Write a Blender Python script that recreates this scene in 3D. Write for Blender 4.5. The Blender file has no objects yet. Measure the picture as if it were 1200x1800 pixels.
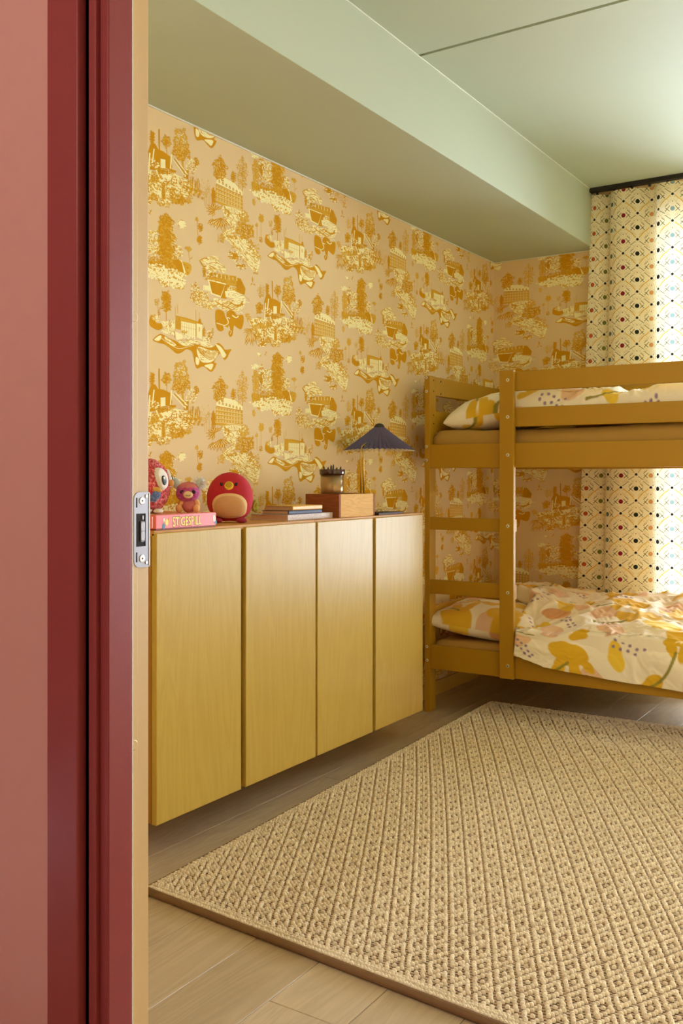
import bpy, bmesh, math, random
import numpy as np
from mathutils import Vector, Matrix

S = bpy.context.scene
C = S.collection
# ------------------------------------------------------------------ camera
TH = math.atan(1086 / 1680.0)            # yaw of the camera to the left of +Y
CT, ST = math.cos(TH), math.sin(TH)
ZC = 1.099
cd = bpy.data.cameras.new('camera'); cam = bpy.data.objects.new('camera', cd); C.objects.link(cam)
cam.location = (0, 0, ZC); cam.rotation_euler = (math.pi / 2, 0, TH)
cd.sensor_fit = 'VERTICAL'; cd.sensor_height = 36.0; cd.lens = 36.0 * 1680 / 1800
cd.shift_y = -(900 - 837) / 1800.0
cd.clip_start = 0.02
S.camera = cam
# ------------------------------------------------------------------ world, lights, exposure
w = bpy.data.worlds.new('sky'); S.world = w; w.use_nodes = True
bg = w.node_tree.nodes['Background']
bg.inputs['Color'].default_value = (0.85, 0.96, 1.10, 1); bg.inputs['Strength'].default_value = 19.0
def area(name, loc, rot, sx, sy, power, col=(1, 1, 1), portal=False):
    l = bpy.data.lights.new(name, 'AREA'); l.shape = 'RECTANGLE'; l.size = sx; l.size_y = sy; l.energy = power; l.color = col
    l.cycles.is_portal = portal
    o = bpy.data.objects.new(name, l); C.objects.link(o); o.location = loc; o.rotation_euler = rot
    return o
WX0, WX1, WZ0, WZ1 = -1.31, 1.55, 0.06, 2.46           # window opening in the back wall
area('window_daylight_portal', ((WX0 + WX1) / 2, 5.20, (WZ0 + WZ1) / 2), (-math.pi / 2, 0, 0), WX1 - WX0, WZ1 - WZ0, 0, portal=True)
def point(name, loc, power, r, col):
    l = bpy.data.lights.new(name, 'POINT'); l.energy = power; l.shadow_soft_size = r; l.color = col
    o = bpy.data.objects.new(name, l); C.objects.link(o); o.location = loc
HALL_W = 42
point('hall_lamp_light', (-1.05, -0.55, 2.36), HALL_W, 0.12, (1.0, 0.98, 0.97))
vs = S.view_settings
vs.view_transform = 'Standard'; vs.look = 'None'; vs.gamma = 1.0; vs.use_curve_mapping = False; vs.exposure = 0.04
S.cycles.max_bounces = 10; S.cycles.diffuse_bounces = 6; S.cycles.transparent_max_bounces = 12
S.cycles.sample_clamp_indirect = 8.0

# ------------------------------------------------------------------ material helpers
def lin(v):
    v = v / 255.0
    return v / 12.92 if v <= 0.04045 else ((v + 0.055) / 1.055) ** 2.4
def rgb(r, g, b): return (lin(r), lin(g), lin(b), 1.0)

class NT:
    def __init__(s, name):
        s.m = bpy.data.materials.new(name); s.m.use_nodes = True
        s.t = s.m.node_tree; s.n = s.t.nodes; s.l = s.t.links
        s.b = s.n['Principled BSDF']; s.out = s.n['Material Output']
    def node(s, typ, **kw):
        n = s.n.new(typ)
        for k, v in kw.items(): setattr(n, k, v)
        return n
    def put(s, sock, v):
        if isinstance(v, bpy.types.NodeSocket): s.l.new(v, sock)
        else: sock.default_value = v
    def M(s, op, a, b=None, c=None, clamp=False):
        n = s.n.new('ShaderNodeMath'); n.operation = op; n.use_clamp = clamp
        s.put(n.inputs[0], a)
        if b is not None: s.put(n.inputs[1], b)
        if c is not None: s.put(n.inputs[2], c)
        return n.outputs[0]
    def mix(s, f, a, b, mode='MIX'):
        n = s.n.new('ShaderNodeMix'); n.data_type = 'RGBA'; n.blend_type = mode
        s.put(n.inputs[0], f); s.put(n.inputs[6], a); s.put(n.inputs[7], b)
        return n.outputs[2]
    def ramp(s, f, stops, mode='LINEAR'):
        n = s.n.new('ShaderNodeValToRGB'); n.color_ramp.interpolation = mode
        e = n.color_ramp.elements
        while len(e) < len(stops): e.new(0.5)
        for i, (p, col) in enumerate(stops): e[i].position = p; e[i].color = col
        s.put(n.inputs[0], f); return n.outputs[0]
    def noise(s, vec, scale, detail=3.0, rough=0.55, dist=0.0):
        n = s.n.new('ShaderNodeTexNoise'); n.inputs['Scale'].default_value = scale
        n.inputs['Detail'].default_value = detail; n.inputs['Roughness'].default_value = rough; n.inputs['Distortion'].default_value = dist
        if vec is not None: s.l.new(vec, n.inputs['Vector'])
        return n.outputs['Fac']
    def pos(s): return s.n.new('ShaderNodeNewGeometry').outputs['Position']
    def objco(s): return s.n.new('ShaderNodeTexCoord').outputs['Object']
    def mapped(s, vec, scale=(1, 1, 1), loc=(0, 0, 0), rot=(0, 0, 0)):
        n = s.n.new('ShaderNodeMapping'); s.l.new(vec, n.inputs[0])
        n.inputs['Location'].default_value = loc; n.inputs['Rotation'].default_value = rot; n.inputs['Scale'].default_value = scale
        return n.outputs[0]
    def bump(s, h, strength=0.3, dist=0.002):
        n = s.n.new('ShaderNodeBump'); n.inputs['Strength'].default_value = strength; n.inputs['Distance'].default_value = dist
        s.l.new(h, n.inputs['Height']); s.l.new(n.outputs[0], s.b.inputs['Normal'])
    def base(s, col, rough=0.5, metal=0.0, spec=None):
        s.put(s.b.inputs['Base Color'], col); s.put(s.b.inputs['Roughness'], rough); s.b.inputs['Metallic'].default_value = metal
        if spec is not None: s.b.inputs['Specular IOR Level'].default_value = spec
        return s.m

def plain(name, col, rough=0.5, metal=0.0, var=0.08, vscale=30, bump=0.0, bscale=200, coat=0.0, spec=None):
    t = NT(name); p = t.objco()
    f = t.noise(p, vscale, 3)
    dark = tuple(c * (1 - var) for c in col[:3]) + (1,); light = tuple(min(1, c * (1 + var)) for c in col[:3]) + (1,)
    c = t.mix(f, dark, light)
    t.base(c, rough, metal, spec)
    if coat: t.b.inputs['Coat Weight'].default_value = coat; t.b.inputs['Coat Roughness'].default_value = 0.15
    if bump: t.bump(t.noise(p, bscale, 2), bump, 0.001)
    return t.m

def wood(name, col, dark, rough=0.45, axis='Y', gscale=1.0, grain=0.5, bump=0.15, rnd=0.0, spec=None):
    t = NT(name); p = t.pos()
    if rnd:
        oi = t.node('ShaderNodeObjectInfo')
        va = t.node('ShaderNodeVectorMath', operation='ADD'); t.l.new(p, va.inputs[0])
        cx = t.node('ShaderNodeCombineXYZ'); r = t.M('MULTIPLY', oi.outputs['Random'], 37.0)
        t.l.new(r, cx.inputs[0]); t.l.new(r, cx.inputs[1]); t.l.new(r, cx.inputs[2]); t.l.new(cx.outputs[0], va.inputs[1]); p = va.outputs[0]
    sc = {'X': (0.12, 1, 1), 'Y': (1, 0.12, 1), 'Z': (1, 1, 0.12)}[axis]
    q = t.mapped(p, sc)
    big = t.noise(q, 7 * gscale, 3, 0.5, 1.6)
    wv = t.M('FRACT', t.M('MULTIPLY', big, 9.0))
    tri = t.M('ABSOLUTE', t.M('SUBTRACT', wv, 0.5))
    fine = t.noise(q, 160 * gscale, 2)
    f = t.M('ADD', t.M('MULTIPLY', tri, 1.1), t.M('MULTIPLY', fine, 0.55))
    f = t.M('MULTIPLY', t.M('SUBTRACT', f, 0.25), grain, clamp=True)
    c = t.mix(f, col, dark)
    if rnd:
        c = t.mix(t.M('MULTIPLY', oi.outputs['Random'], rnd), c, dark)
    t.base(c, rough, 0, spec); t.bump(fine, bump, 0.0008)
    return t.m

# ------------------------------------------------------------------ mesh helpers
WLOC = {}
def link(o, parent=None, at=(0, 0, 0)):
    C.objects.link(o); WLOC[o.name] = Vector(at)
    if parent is not None:
        o.parent = parent; o.location = Vector(at) - WLOC[parent.name]
    else: o.location = at
    return o
def tag(o, label=None, cat=None, group=None, kind=None):
    if label: o['label'] = label
    if cat: o['category'] = cat
    if group: o['group'] = group
    if kind: o['kind'] = kind
    return o
def empty(name, at, label=None, cat=None, group=None, kind=None, parent=None):
    o = bpy.data.objects.new(name, None); o.empty_display_size = 0.05
    link(o, parent, at); return tag(o, label, cat, group, kind)
def obj(name, verts, faces, mats, parent=None, midx=None, smooth=False, at=None):
    """world-space vertices -> one mesh object whose origin is the bottom centre of its box"""
    v = np.asarray(verts, dtype=float).reshape(-1, 3)
    if at is None:
        at = ((v[:, 0].min() + v[:, 0].max()) / 2, (v[:, 1].min() + v[:, 1].max()) / 2, v[:, 2].min())
    me = bpy.data.meshes.new(name)
    me.from_pydata((v - np.array(at)).tolist(), [], faces)
    for m in (mats if isinstance(mats, (list, tuple)) else [mats]): me.materials.append(m)
    if midx is not None: me.polygons.foreach_set('material_index', np.asarray(midx, dtype=np.int32))
    if smooth: me.polygons.foreach_set('use_smooth', np.ones(len(me.polygons), dtype=bool))
    me.update()
    return link(bpy.data.objects.new(name, me), parent, at)
def from_bm(name, bm, mats, parent=None, smooth=False, at=None):
    bmesh.ops.recalc_face_normals(bm, faces=bm.faces)
    bm.verts.ensure_lookup_table(); bm.verts.index_update()
    vs_ = [tuple(v.co) for v in bm.verts]; fs = [[v.index for v in f.verts] for f in bm.faces]; mi = [f.material_index for f in bm.faces]
    sm = [f.smooth for f in bm.faces]; bm.free()
    o = obj(name, vs_, fs, mats, parent, mi, smooth, at)
    if not smooth: o.data.polygons.foreach_set('use_smooth', np.array(sm, dtype=bool))
    return o
def bm_box(bm, x0, x1, y0, y1, z0, z1, bev=0.0, seg=2, mi=0):
    r = bmesh.ops.create_cube(bm, size=1.0)
    vv = r['verts']
    bmesh.ops.scale(bm, verts=vv, vec=(x1 - x0, y1 - y0, z1 - z0))
    bmesh.ops.translate(bm, verts=vv, vec=((x0 + x1) / 2, (y0 + y1) / 2, (z0 + z1) / 2))
    es = list({e for v in vv for e in v.link_edges}); fs = {f for v in vv for f in v.link_faces}
    for f in fs: f.material_index = mi
    if bev:
        r2 = bmesh.ops.bevel(bm, geom=es, offset=bev, segments=seg, profile=0.5, affect='EDGES', material=mi)
        for f in r2['faces']: f.smooth = True
def box(name, x0, x1, y0, y1, z0, z1, m, parent=None, bev=0.002, seg=2):
    bm = bmesh.new(); bm_box(bm, x0, x1, y0, y1, z0, z1, bev, seg); return from_bm(name, bm, m, parent)
def tube_data(pts, r, n=8, cap=True):
    pts = [Vector(p) for p in pts]; V = []; Fc = []
    rr = r if isinstance(r, (list, tuple)) else [r] * len(pts)
    for i, p in enumerate(pts):
        d = (pts[min(i + 1, len(pts) - 1)] - pts[max(i - 1, 0)]).normalized()
        a = d.orthogonal().normalized() if i == 0 else (pa - d * pa.dot(d)).normalized()
        pa = a; b = d.cross(a)
        for k in range(n):
            t = 2 * math.pi * k / n; V.append(tuple(p + (a * math.cos(t) + b * math.sin(t)) * rr[i]))
    for i in range(len(pts) - 1):
        for k in range(n):
            k2 = (k + 1) % n; Fc.append([i * n + k, i * n + k2, (i + 1) * n + k2, (i + 1) * n + k])
    if cap: Fc.append(list(range(n))[::-1]); Fc.append([(len(pts) - 1) * n + k for k in range(n)])
    return V, Fc
def tube(name, pts, r, m, parent=None, n=10):
    V, Fc = tube_data(pts, r, n); return obj(name, V, Fc, m, parent, smooth=True)
def lathe(name, cx, cy, prof, m, parent=None, n=40, smooth=True):
    V = []; Fc = []
    for r, z in prof:
        for k in range(n):
            t = 2 * math.pi * k / n; V.append((cx + r * math.cos(t), cy + r * math.sin(t), z))
    for i in range(len(prof) - 1):
        for k in range(n):
            k2 = (k + 1) % n; Fc.append([i * n + k, i * n + k2, (i + 1) * n + k2, (i + 1) * n + k])
    if prof[0][0] > 1e-5: Fc.append(list(range(n))[::-1])
    if prof[-1][0] > 1e-5: Fc.append([(len(prof) - 1) * n + k for k in range(n)])
    return obj(name, V, Fc, m, parent, smooth=smooth)
def grid_faces(nu, nv, off=0):
    return [[off + i * nv + j, off + (i + 1) * nv + j, off + (i + 1) * nv + j + 1, off + i * nv + j + 1] for i in range(nu - 1) for j in range(nv - 1)]

# ------------------------------------------------------------------ colours
M_pink = plain('hall_pink_paint', rgb(205, 149, 136), 0.75, var=0.03, bump=0.08, bscale=350)
M_red = plain('door_red_gloss_paint', rgb(146, 62, 60), 0.38, var=0.05, bump=0.10, bscale=260, spec=0.32)
M_tan = plain('rebate_tan_paint', rgb(212, 178, 122), 0.35, var=0.03, bump=0.05)
M_green = plain('ceiling_sage_paint', rgb(181, 191, 167), 0.7, var=0.02, vscale=3)
M_caulk = plain('pale_caulk', rgb(226, 230, 218), 0.6, var=0.02)
M_base = plain('baseboard_yellow', rgb(205, 165, 70), 0.45, var=0.04)
M_room = plain('wallpaper_ground', rgb(231, 206, 158), 0.78, var=0.025, vscale=2, bump=0.04, spec=0.2)
M_och = plain('wallpaper_ochre_ink', rgb(210, 151, 6), 0.8, var=0.05, spec=0.12)
M_och2 = plain('wallpaper_light_ochre_ink', rgb(222, 174, 56), 0.8, var=0.05, spec=0.12)
M_crm = plain('wallpaper_cream_ink', rgb(255, 246, 190), 0.8, var=0.03, spec=0.12)
M_oak = wood('floor_oak', rgb(200, 180, 150), rgb(150, 127, 99), 0.42, 'Y', 1.0, 0.55, 0.12, rnd=0.25)
M_cab = wood('cabinet_yellow_pine', rgb(200, 170, 80), rgb(176, 142, 56), 0.34, 'Z', 0.8, 0.5, 0.12, spec=0.26)
M_cabc = plain('cabinet_body_ochre', rgb(170, 122, 42), 0.45, var=0.05)
M_cabt = wood('cabinet_top_pine', rgb(205, 150, 80), rgb(170, 110, 55), 0.45, 'Y', 1.0, 0.5, spec=0.2)
M_bed = plain('bed_ochre_paint', rgb(176, 133, 24), 0.42, var=0.03, vscale=6, bump=0.03, spec=0.35)
M_screw = plain('zinc_screw', rgb(225, 222, 210), 0.35, 0.6, var=0.05)
M_hole = plain('dark_hole_shade', rgb(30, 20, 12), 0.8)  # near-black colour stands in for the shade inside holes
M_sheet = plain('ochre_fitted_sheet', rgb(178, 140, 66), 0.85, var=0.06, vscale=14, bump=0.3, bscale=60)
M_steel = plain('brushed_steel', rgb(140, 137, 140), 0.45, 0.9, var=0.05)
M_brass = plain('brass', rgb(205, 180, 120), 0.22, 1.0, var=0.03)
M_black = plain('black_paint', rgb(22, 20, 20), 0.5)
M_white = plain('white_paint', rgb(238, 236, 228), 0.5)

# ================================================================== THE SETTING
WL, YB, YF, XR, HC = -2.217, 5.02, 1.24, 1.85, 2.61     # left wall, back wall, front (door) wall, right wall, ceiling
floor = box('floor', -2.40, 2.0, -1.6, 5.25, -0.06, -0.014, M_hole, bev=0)
tag(floor, 'pale oak plank floor', kind='structure')
rnd = random.Random(3)
bmp = {}
def plank(x0, x1, y0, y1):
    key = (round(x1 - x0, 3), round(y1 - y0, 3))
    if key not in bmp:
        o = box('plank', x0 + 0.0006, x1 - 0.0006, y0 + 0.0006, y1 - 0.0006, -0.014, 0.0, M_oak, floor, 0.0012, 1); bmp[key] = o.data
    else:
        o = bpy.data.objects.new('plank', bmp[key]); link(o, floor, ((x0 + x1) / 2, (y0 + y1) / 2, -0.014))
PWID = 0.187; xs = -1.59 - 4 * PWID
i = 0
while xs < 1.85:
    offs = [0.4, 1.3, 0.0, 1.75, 0.75][i % 5]; y = -1.5 - offs
    while y < 5.1:
        a, b = max(y, -1.5), min(y + 2.2, 5.2)
        if b - a > 0.03: plank(xs, xs + PWID, a, b)
        y += 2.2
    xs += PWID; i += 1

# ---- wallpaper: toile-like printed motifs, tiled over the walls (flat print, in wall metres)
def wl(x, y):
    a = (x - 600) / 1680.0; d = WL / (a * CT - ST)
    return (d * (a * ST + CT), ZC - (y - 837) / 1680.0 * d)
class Motif:
    def __init__(s, cx, cy, sc, seed):
        s.o = (cx, cy, sc); s.p = []; s.r = random.Random(seed)
    def cv(s, p): return wl(s.o[0] + p[0] / s.o[2], s.o[1] + p[1] / s.o[2])
    def poly(s, pts, m, h=1.0):
        s.p.append(([s.cv(p) for p in pts], m, h + s.r.uniform(0, 0.25)))
    def smooth(s, pts, m, h=1.0, n=4):
        q = []; L = len(pts)
        for i in range(L):
            p0, p1, p2, p3 = [pts[(i + k - 1) % L] for k in range(4)]
            for k in range(n):
                t = k / n
                q.append(tuple(0.5 * (2 * p1[a] + (p2[a] - p0[a]) * t + (2 * p0[a] - 5 * p1[a] + 4 * p2[a] - p3[a]) * t * t + (3 * p1[a] - p0[a] - 3 * p2[a] + p3[a]) * t ** 3) for a in (0, 1)))
        s.poly(q, m, h)
    def line(s, pts, wd, m, h=2.0, curve=False):
        if curve:
            q = []; L = len(pts)
            for i in range(L - 1):
                p0, p1, p2, p3 = pts[max(i - 1, 0)], pts[i], pts[i + 1], pts[min(i + 2, L - 1)]
                for k in range(4):
                    t = k / 4
                    q.append(tuple(0.5 * (2 * p1[a] + (p2[a] - p0[a]) * t + (2 * p0[a] - 5 * p1[a] + 4 * p2[a] - p3[a]) * t * t + (3 * p1[a] - p0[a] - 3 * p2[a] + p3[a]) * t ** 3) for a in (0, 1)))
            pts = q + [pts[-1]]
        for i in range(len(pts) - 1):
            (x0, y0), (x1, y1) = pts[i], pts[i + 1]
            dx, dy = x1 - x0, y1 - y0; L = math.hypot(dx, dy) or 1; nx, ny = -dy / L * wd / 2, dx / L * wd / 2
            s.poly([(x0 + nx, y0 + ny), (x1 + nx, y1 + ny), (x1 - nx, y1 - ny), (x0 - nx, y0 - ny)], m, h)
    def leaf(s, x, y, L, W, ang, m, h):
        c, n = math.cos(ang), math.sin(ang)
        s.poly([(x + c * a * L - n * b * W, y + n * a * L + c * b * W) for a, b in ((-0.5, 0), (0, 0.5), (0.5, 0), (0, -0.5))], m, h)
    def foliage(s, x, y, rx, ry, n, size, m, m2=None, core=0.0, h=1.2):
        R = s.r; p1, p2 = R.uniform(0, 6), R.uniform(0, 6); lump = lambda a: 1 + .13 * math.sin(5 * a + p1) + .10 * math.sin(9 * a + p2)
        if core:
            k = 18; s.smooth([(x + rx * core * lump(2 * math.pi * i / k) * (1 + R.uniform(-.14, .14)) * math.cos(2 * math.pi * i / k), y + ry * core * lump(2 * math.pi * i / k) * (1 + R.uniform(-.10, .10)) * math.sin(2 * math.pi * i / k)) for i in range(k)], m, h, 2)
        for i in range(int(n * 1.5)):
            a = R.uniform(0, 2 * math.pi); q = math.sqrt(R.random())
            if core: q = 0.45 + 0.62 * q
            q *= lump(a)
            mm = m2 if (m2 and R.random() < 0.42) else m
            s.leaf(x + rx * q * math.cos(a), y + ry * q * math.sin(a), size * R.uniform(1.0, 2.0), size * R.uniform(.5, .9), R.uniform(0, math.pi), mm, h + R.uniform(0.1, 0.9))
    def flecks(s, x, y, rx, ry, n, L, wd, ang, m, h=2.4):
        R = s.r
        for i in range(n):
            a = R.uniform(0, 2 * math.pi); q = math.sqrt(R.random()); s.leaf(x + rx * q * math.cos(a), y + ry * q * math.sin(a), L * R.uniform(.6, 1.4), wd, ang + R.uniform(-.5, .5), m, h + R.uniform(0, .5))
    def hatch(s, pts, n, L, wd, ang, m, h=2.2, spread=.5):
        R = s.r; xs_ = [p[0] for p in pts]; ys_ = [p[1] for p in pts]; k = 0
        while k < n:
            x, y = R.uniform(min(xs_), max(xs_)), R.uniform(min(ys_), max(ys_)); k += 1; ins = False
            for i in range(len(pts)):
                (ax, ay), (bx, by) = pts[i], pts[i - 1]
                if (ay > y) != (by > y) and x < (bx - ax) * (y - ay) / (by - ay) + ax: ins = not ins
            if ins: s.leaf(x, y, L * R.uniform(.6, 1.5), wd * R.uniform(.7, 1.3), ang + R.uniform(-spread, spread), m, h)
    def fan(s, x, y, L, W, a0, a1, n, m=0, m2=2):
        for i in range(n):
            a = a0 + (a1 - a0) * i / max(1, n - 1); l = L * s.r.uniform(.8, 1.1)
            s.leaf(x + math.cos(a) * l / 2, y + math.sin(a) * l / 2, l, W, a, m, 1.6 + .02 * i)
            s.leaf(x + math.cos(a) * l * .55, y + math.sin(a) * l * .55, l * .8, W * .16, a + .05, m2, 2.3)
O, L2, CR = 0, 1, 2
motifs = []
# manor with a winding path
m = Motif(420, 470, 5.4545, 11); motifs.append(m)
m.foliage(752, 365, 45, 88, 150, 13, O, L2, .72); m.flecks(752, 365, 36, 76, 40, 12, 3, 1.2, CR)
m.foliage(912, 370, 40, 132, 170, 9, L2, O); m.line([(912, 300), (916, 700)], 4, O, 1.0)
m.foliage(850, 412, 16, 42, 40, 10, O, L2, .6)
m.poly([(728, 462), (768, 424), (858, 456), (916, 520), (916, 560), (724, 494)], CR, 1.4)
m.line([(724, 494), (916, 560)], 6, O, 2.4); m.line([(728, 462), (768, 424), (858, 456), (916, 520)], 3, L2, 2.4)
for k in range(7):
    x = 748 + k * 25; y = 468 + k * 11.5
    m.poly([(x - 6, y + 10), (x - 6, y - 4), (x, y - 13), (x + 6, y), (x + 6, y + 14)], O, 2.1); m.leaf(x, y + 3, 9, 6, 1.5, CR, 2.5)
m.poly([(722, 500), (916, 564), (916, 692), (722, 652)], L2, 1.3)
for k in range(9):
    t = k / 8; m.line([(722, 506 + t * 142), (916, 570 + t * 118)], 2.6, CR if k % 2 else O, 1.8)
for r in range(4):
    for k in range(9):
        x = 734 + k * 20.5; y = 520 + k * 6.2 + r * (33 - k * .6); m.poly([(x - 5, y - 9), (x + 5, y - 7), (x + 5, y + 9), (x - 5, y + 7)], CR, 2.2); m.poly([(x - 2, y - 6), (x + 3, y - 5), (x + 3, y + 7), (x - 2, y + 6)], O, 2.6)
m.foliage(705, 610, 13, 66, 60, 11, O, None, .8)
m.fan(716, 718, 72, 22, 1.9, 5.6, 9); m.fan(758, 770, 105, 26, 0.7, 2.4, 7); m.fan(700, 790, 80, 20, 1.0, 2.2, 4)
m.smooth([(776, 664), (930, 690), (925, 745), (868, 790), (872, 850), (842, 892), (950, 925), (1040, 1050), (1012, 1176), (930, 1092), (850, 992), (778, 925), (786, 872), (838, 838), (792, 770)], CR, 1.5)
for k in range(16):
    t = k / 15; x = 800 + 210 * t + m.r.uniform(-30, 30); y = 900 + 230 * t + m.r.uniform(-40, 40); m.line([(x, y), (x + 14, y + 20), (x + 34, y + 22)], 2.6, L2, 2.3)
m.line([(800, 700), (850, 750), (830, 800), (850, 850), (800, 890), (840, 960), (960, 1090)], 4, L2, 2.3, True); m.line([(790, 690), (850, 720), (920, 710)], 4, O, 2.3, True)
m.foliage(935, 845, 62, 62, 170, 13, O, L2, .6); m.foliage(925, 740, 40, 50, 70, 12, L2, O); m.flecks(935, 850, 50, 50, 40, 14, 3, 1, CR)
m.foliage(858, 1068, 42, 38, 60, 12, O, CR, .7); m.foliage(905, 1146, 36, 22, 36, 12, O, CR, .7); m.foliage(1010, 1010, 32, 80, 70, 10, L2, O); m.foliage(760, 940, 26, 40, 30, 11, L2, O)
for k in range(4): m.line([(640 + k * 12, 620 - k * 20), (644 + k * 12, 700)], 2, L2, 1.2); m.foliage(640 + k * 12, 610 - k * 24, 12, 20, 10, 6, L2)
PATH = [(776, 664), (930, 690), (925, 745), (868, 790), (872, 850), (842, 892), (950, 925), (1040, 1050), (1012, 1176), (930, 1092), (850, 992), (778, 925), (786, 872), (838, 838), (792, 770)]
for (x, y) in PATH: m.foliage(x, y, 20, 20, 12, 9, L2, O)
m.hatch(PATH, 420, 26, 4, .75, L2, 2.2, .35); m.hatch(PATH, 240, 22, 5, .9, O, 2.3, .5); m.foliage(800, 720, 26, 30, 26, 12, O, L2); m.foliage(845, 915, 36, 16, 30, 12, O, L2); m.foliage(975, 960, 26, 40, 40, 11, O, L2)
# forest
m = Motif(420, 470, 5.4545, 12); motifs.append(m)
m.foliage(365, 900, 46, 78, 90, 15, O, L2, .8); m.foliage(368, 1010, 58, 110, 160, 16, O, L2, .85); m.foliage(372, 1130, 60, 110, 170, 16, O, L2, .85)
m.flecks(370, 1010, 46, 180, 120, 13, 3.2, 1.3, L2); m.flecks(420, 1010, 22, 190, 46, 12, 5, 1.0, CR)
m.foliage(272, 1080, 42, 110, 150, 13, CR, L2); m.foliage(160, 1110, 28, 130, 140, 12, L2, O, .5); m.foliage(212, 1070, 24, 130, 120, 12, O, CR, .5)
m.foliage(152, 952, 36, 22, 34, 13, CR, O); m.foliage(455, 1120, 30, 60, 60, 12, CR, L2)
m.smooth([(130, 1200), (250, 1230), (420, 1190), (540, 1200), (535, 1280), (490, 1320), (495, 1410), (445, 1420), (380, 1410), (330, 1410), (290, 1340), (200, 1370), (130, 1290)], L2, 1.15)
m.foliage(330, 1240, 200, 55, 240, 13, O, L2); m.foliage(320, 1310, 190, 62, 330, 15, CR, O); m.foliage(430, 1380, 70, 36, 80, 15, CR, O); m.foliage(360, 1395, 30, 22, 26, 15, O, CR, .5)
m.poly([(412, 1190), (456, 1172), (480, 1200), (494, 1284), (452, 1274)], O, 2.2); m.poly([(456, 1172), (478, 1180), (508, 1278), (494, 1284), (480, 1200)], CR, 2.3)
for k in range(9): m.line([(180 + k * 26, 1200), (184 + k * 26, 1262)], 5, O, 2.0)
# stage building with dripping blobs
m = Motif(260, 440, 6.6667, 13); motifs.append(m)
m.poly([(660, 350), (690, 310), (745, 255), (830, 275), (1040, 305), (1045, 430), (920, 402), (700, 345)], L2, 1.2)
for k in range(14): m.line([(740 + k * 23, 262 + k * 3.6), (742 + k * 23, 308 + k * 4)], 6, CR if k % 2 else O, 1.9)
m.foliage(745, 285, 60, 36, 60, 16, O, CR, .6); m.foliage(660, 250, 18, 60, 44, 13, O, L2, .6)
m.poly([(1036, 318), (1084, 332), (1142, 452), (1130, 524), (1034, 492)], O, 1.6); m.flecks(1085, 420, 40, 90, 30, 16, 3, 1.2, L2)
m.poly([(700, 338), (918, 392), (864, 556), (735, 510)], CR, 1.7); m.poly([(716, 354), (902, 402), (850, 536), (750, 500)], O, 2.0); m.poly([(905, 400), (955, 410), (918, 570), (850, 560)], O, 1.8)
m.poly([(925, 420), (1040, 440), (1034, 500), (1120, 530), (920, 560)], L2, 1.5); m.foliage(970, 450, 50, 26, 30, 14, CR, L2)
m.poly([(646, 408), (752, 420), (752, 492), (646, 466)], CR, 1.9); m.line([(655, 420), (655, 460), (745, 484)], 3, L2, 2.3)
m.foliage(555, 500, 60, 120, 200, 14, O, CR); m.foliage(620, 560, 90, 90, 220, 15, L2, CR); m.foliage(720, 640, 70, 50, 130, 14, L2, CR); m.foliage(570, 560, 60, 40, 60, 14, O, CR)
m.smooth([(770, 560), (930, 590), (1120, 530), (1132, 640), (1060, 710), (900, 705), (800, 650)], CR, 1.6)
for k in range(6): m.line([(780 + k * 20, 590 + k * 12), (860 + k * 22, 640 + k * 10), (950 + k * 16, 600 + k * 14), (1040 + k * 12, 660 - k * 6), (1110, 600 + k * 10)], 6 if k % 2 else 11, O if k % 2 else L2, 2.3 + .01 * k, True)
m.poly([(900, 480), (1000, 470), (1110, 520), (1010, 560), (910, 550)], CR, 1.9); m.flecks(1000, 515, 80, 30, 40, 14, 4, .3, O)
m.smooth([(796, 700), (880, 715), (905, 780), (945, 860), (930, 905), (880, 880), (886, 930), (850, 950), (812, 925), (792, 850)], O, 1.8)
m.smooth([(918, 745), (955, 700), (1010, 715), (1040, 760), (1112, 760), (1118, 850), (1090, 926), (1040, 905), (1006, 885), (990, 990), (962, 1014), (942, 975), (960, 915), (936, 850)], O, 1.85)
m.line([(800, 850), (860, 870), (900, 880), (940, 850), (925, 790), (960, 800)], 9, CR, 2.4, True); m.line([(985, 760), (1030, 790), (1060, 770)], 13, CR, 2.4, True); m.line([(950, 930), (975, 950), (960, 985)], 5, CR, 2.4, True); m.line([(1040, 720), (1060, 740), (1085, 720), (1110, 740)], 6, CR, 2.4, True)
m.line([(1130, 600), (1190, 615)], 6, CR, 2.0); m.line([(1120, 540), (1180, 570), (1190, 600)], 4, L2, 2.0)
m.hatch([(770, 560), (930, 590), (1120, 530), (1132, 640), (1060, 710), (900, 705), (800, 650)], 170, 34, 6, -.3, O, 2.6, .5); m.hatch([(660, 350), (745, 255), (1040, 305), (1045, 430), (700, 345)], 130, 22, 5, 1.4, O, 2.4, .6)
# long barn on a ribbon
m = Motif(260, 440, 6.6667, 14); motifs.append(m)
m.foliage(210, 545, 50, 65, 90, 16, O, L2, .7); m.foliage(215, 650, 55, 70, 80, 15, O, L2, .55); m.line([(213, 600), (214, 840)], 7, O, 1.2)
m.foliage(105, 600, 30, 46, 40, 9, L2); m.line([(108, 600), (125, 800)], 3, L2, 1.2); m.foliage(130, 720, 14, 44, 24, 9, O)
m.poly([(325, 765), (450, 790), (640, 855), (640, 880), (388, 832), (384, 935), (318, 920)], L2, 1.6); m.flecks(355, 850, 28, 70, 50, 16, 4, 1.3, O)
m.line([(330, 770), (640, 862)], 6, O, 2.2)
m.poly([(388, 830), (562, 866), (560, 1015), (388, 965)], CR, 1.7); m.poly([(568, 856), (636, 872), (632, 1045), (568, 1018)], CR, 1.75)
for k in range(7): m.line([(400 + k * 26, 840 + k * 5), (400 + k * 26, 965 + k * 7)], 3, L2, 2.2)
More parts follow.
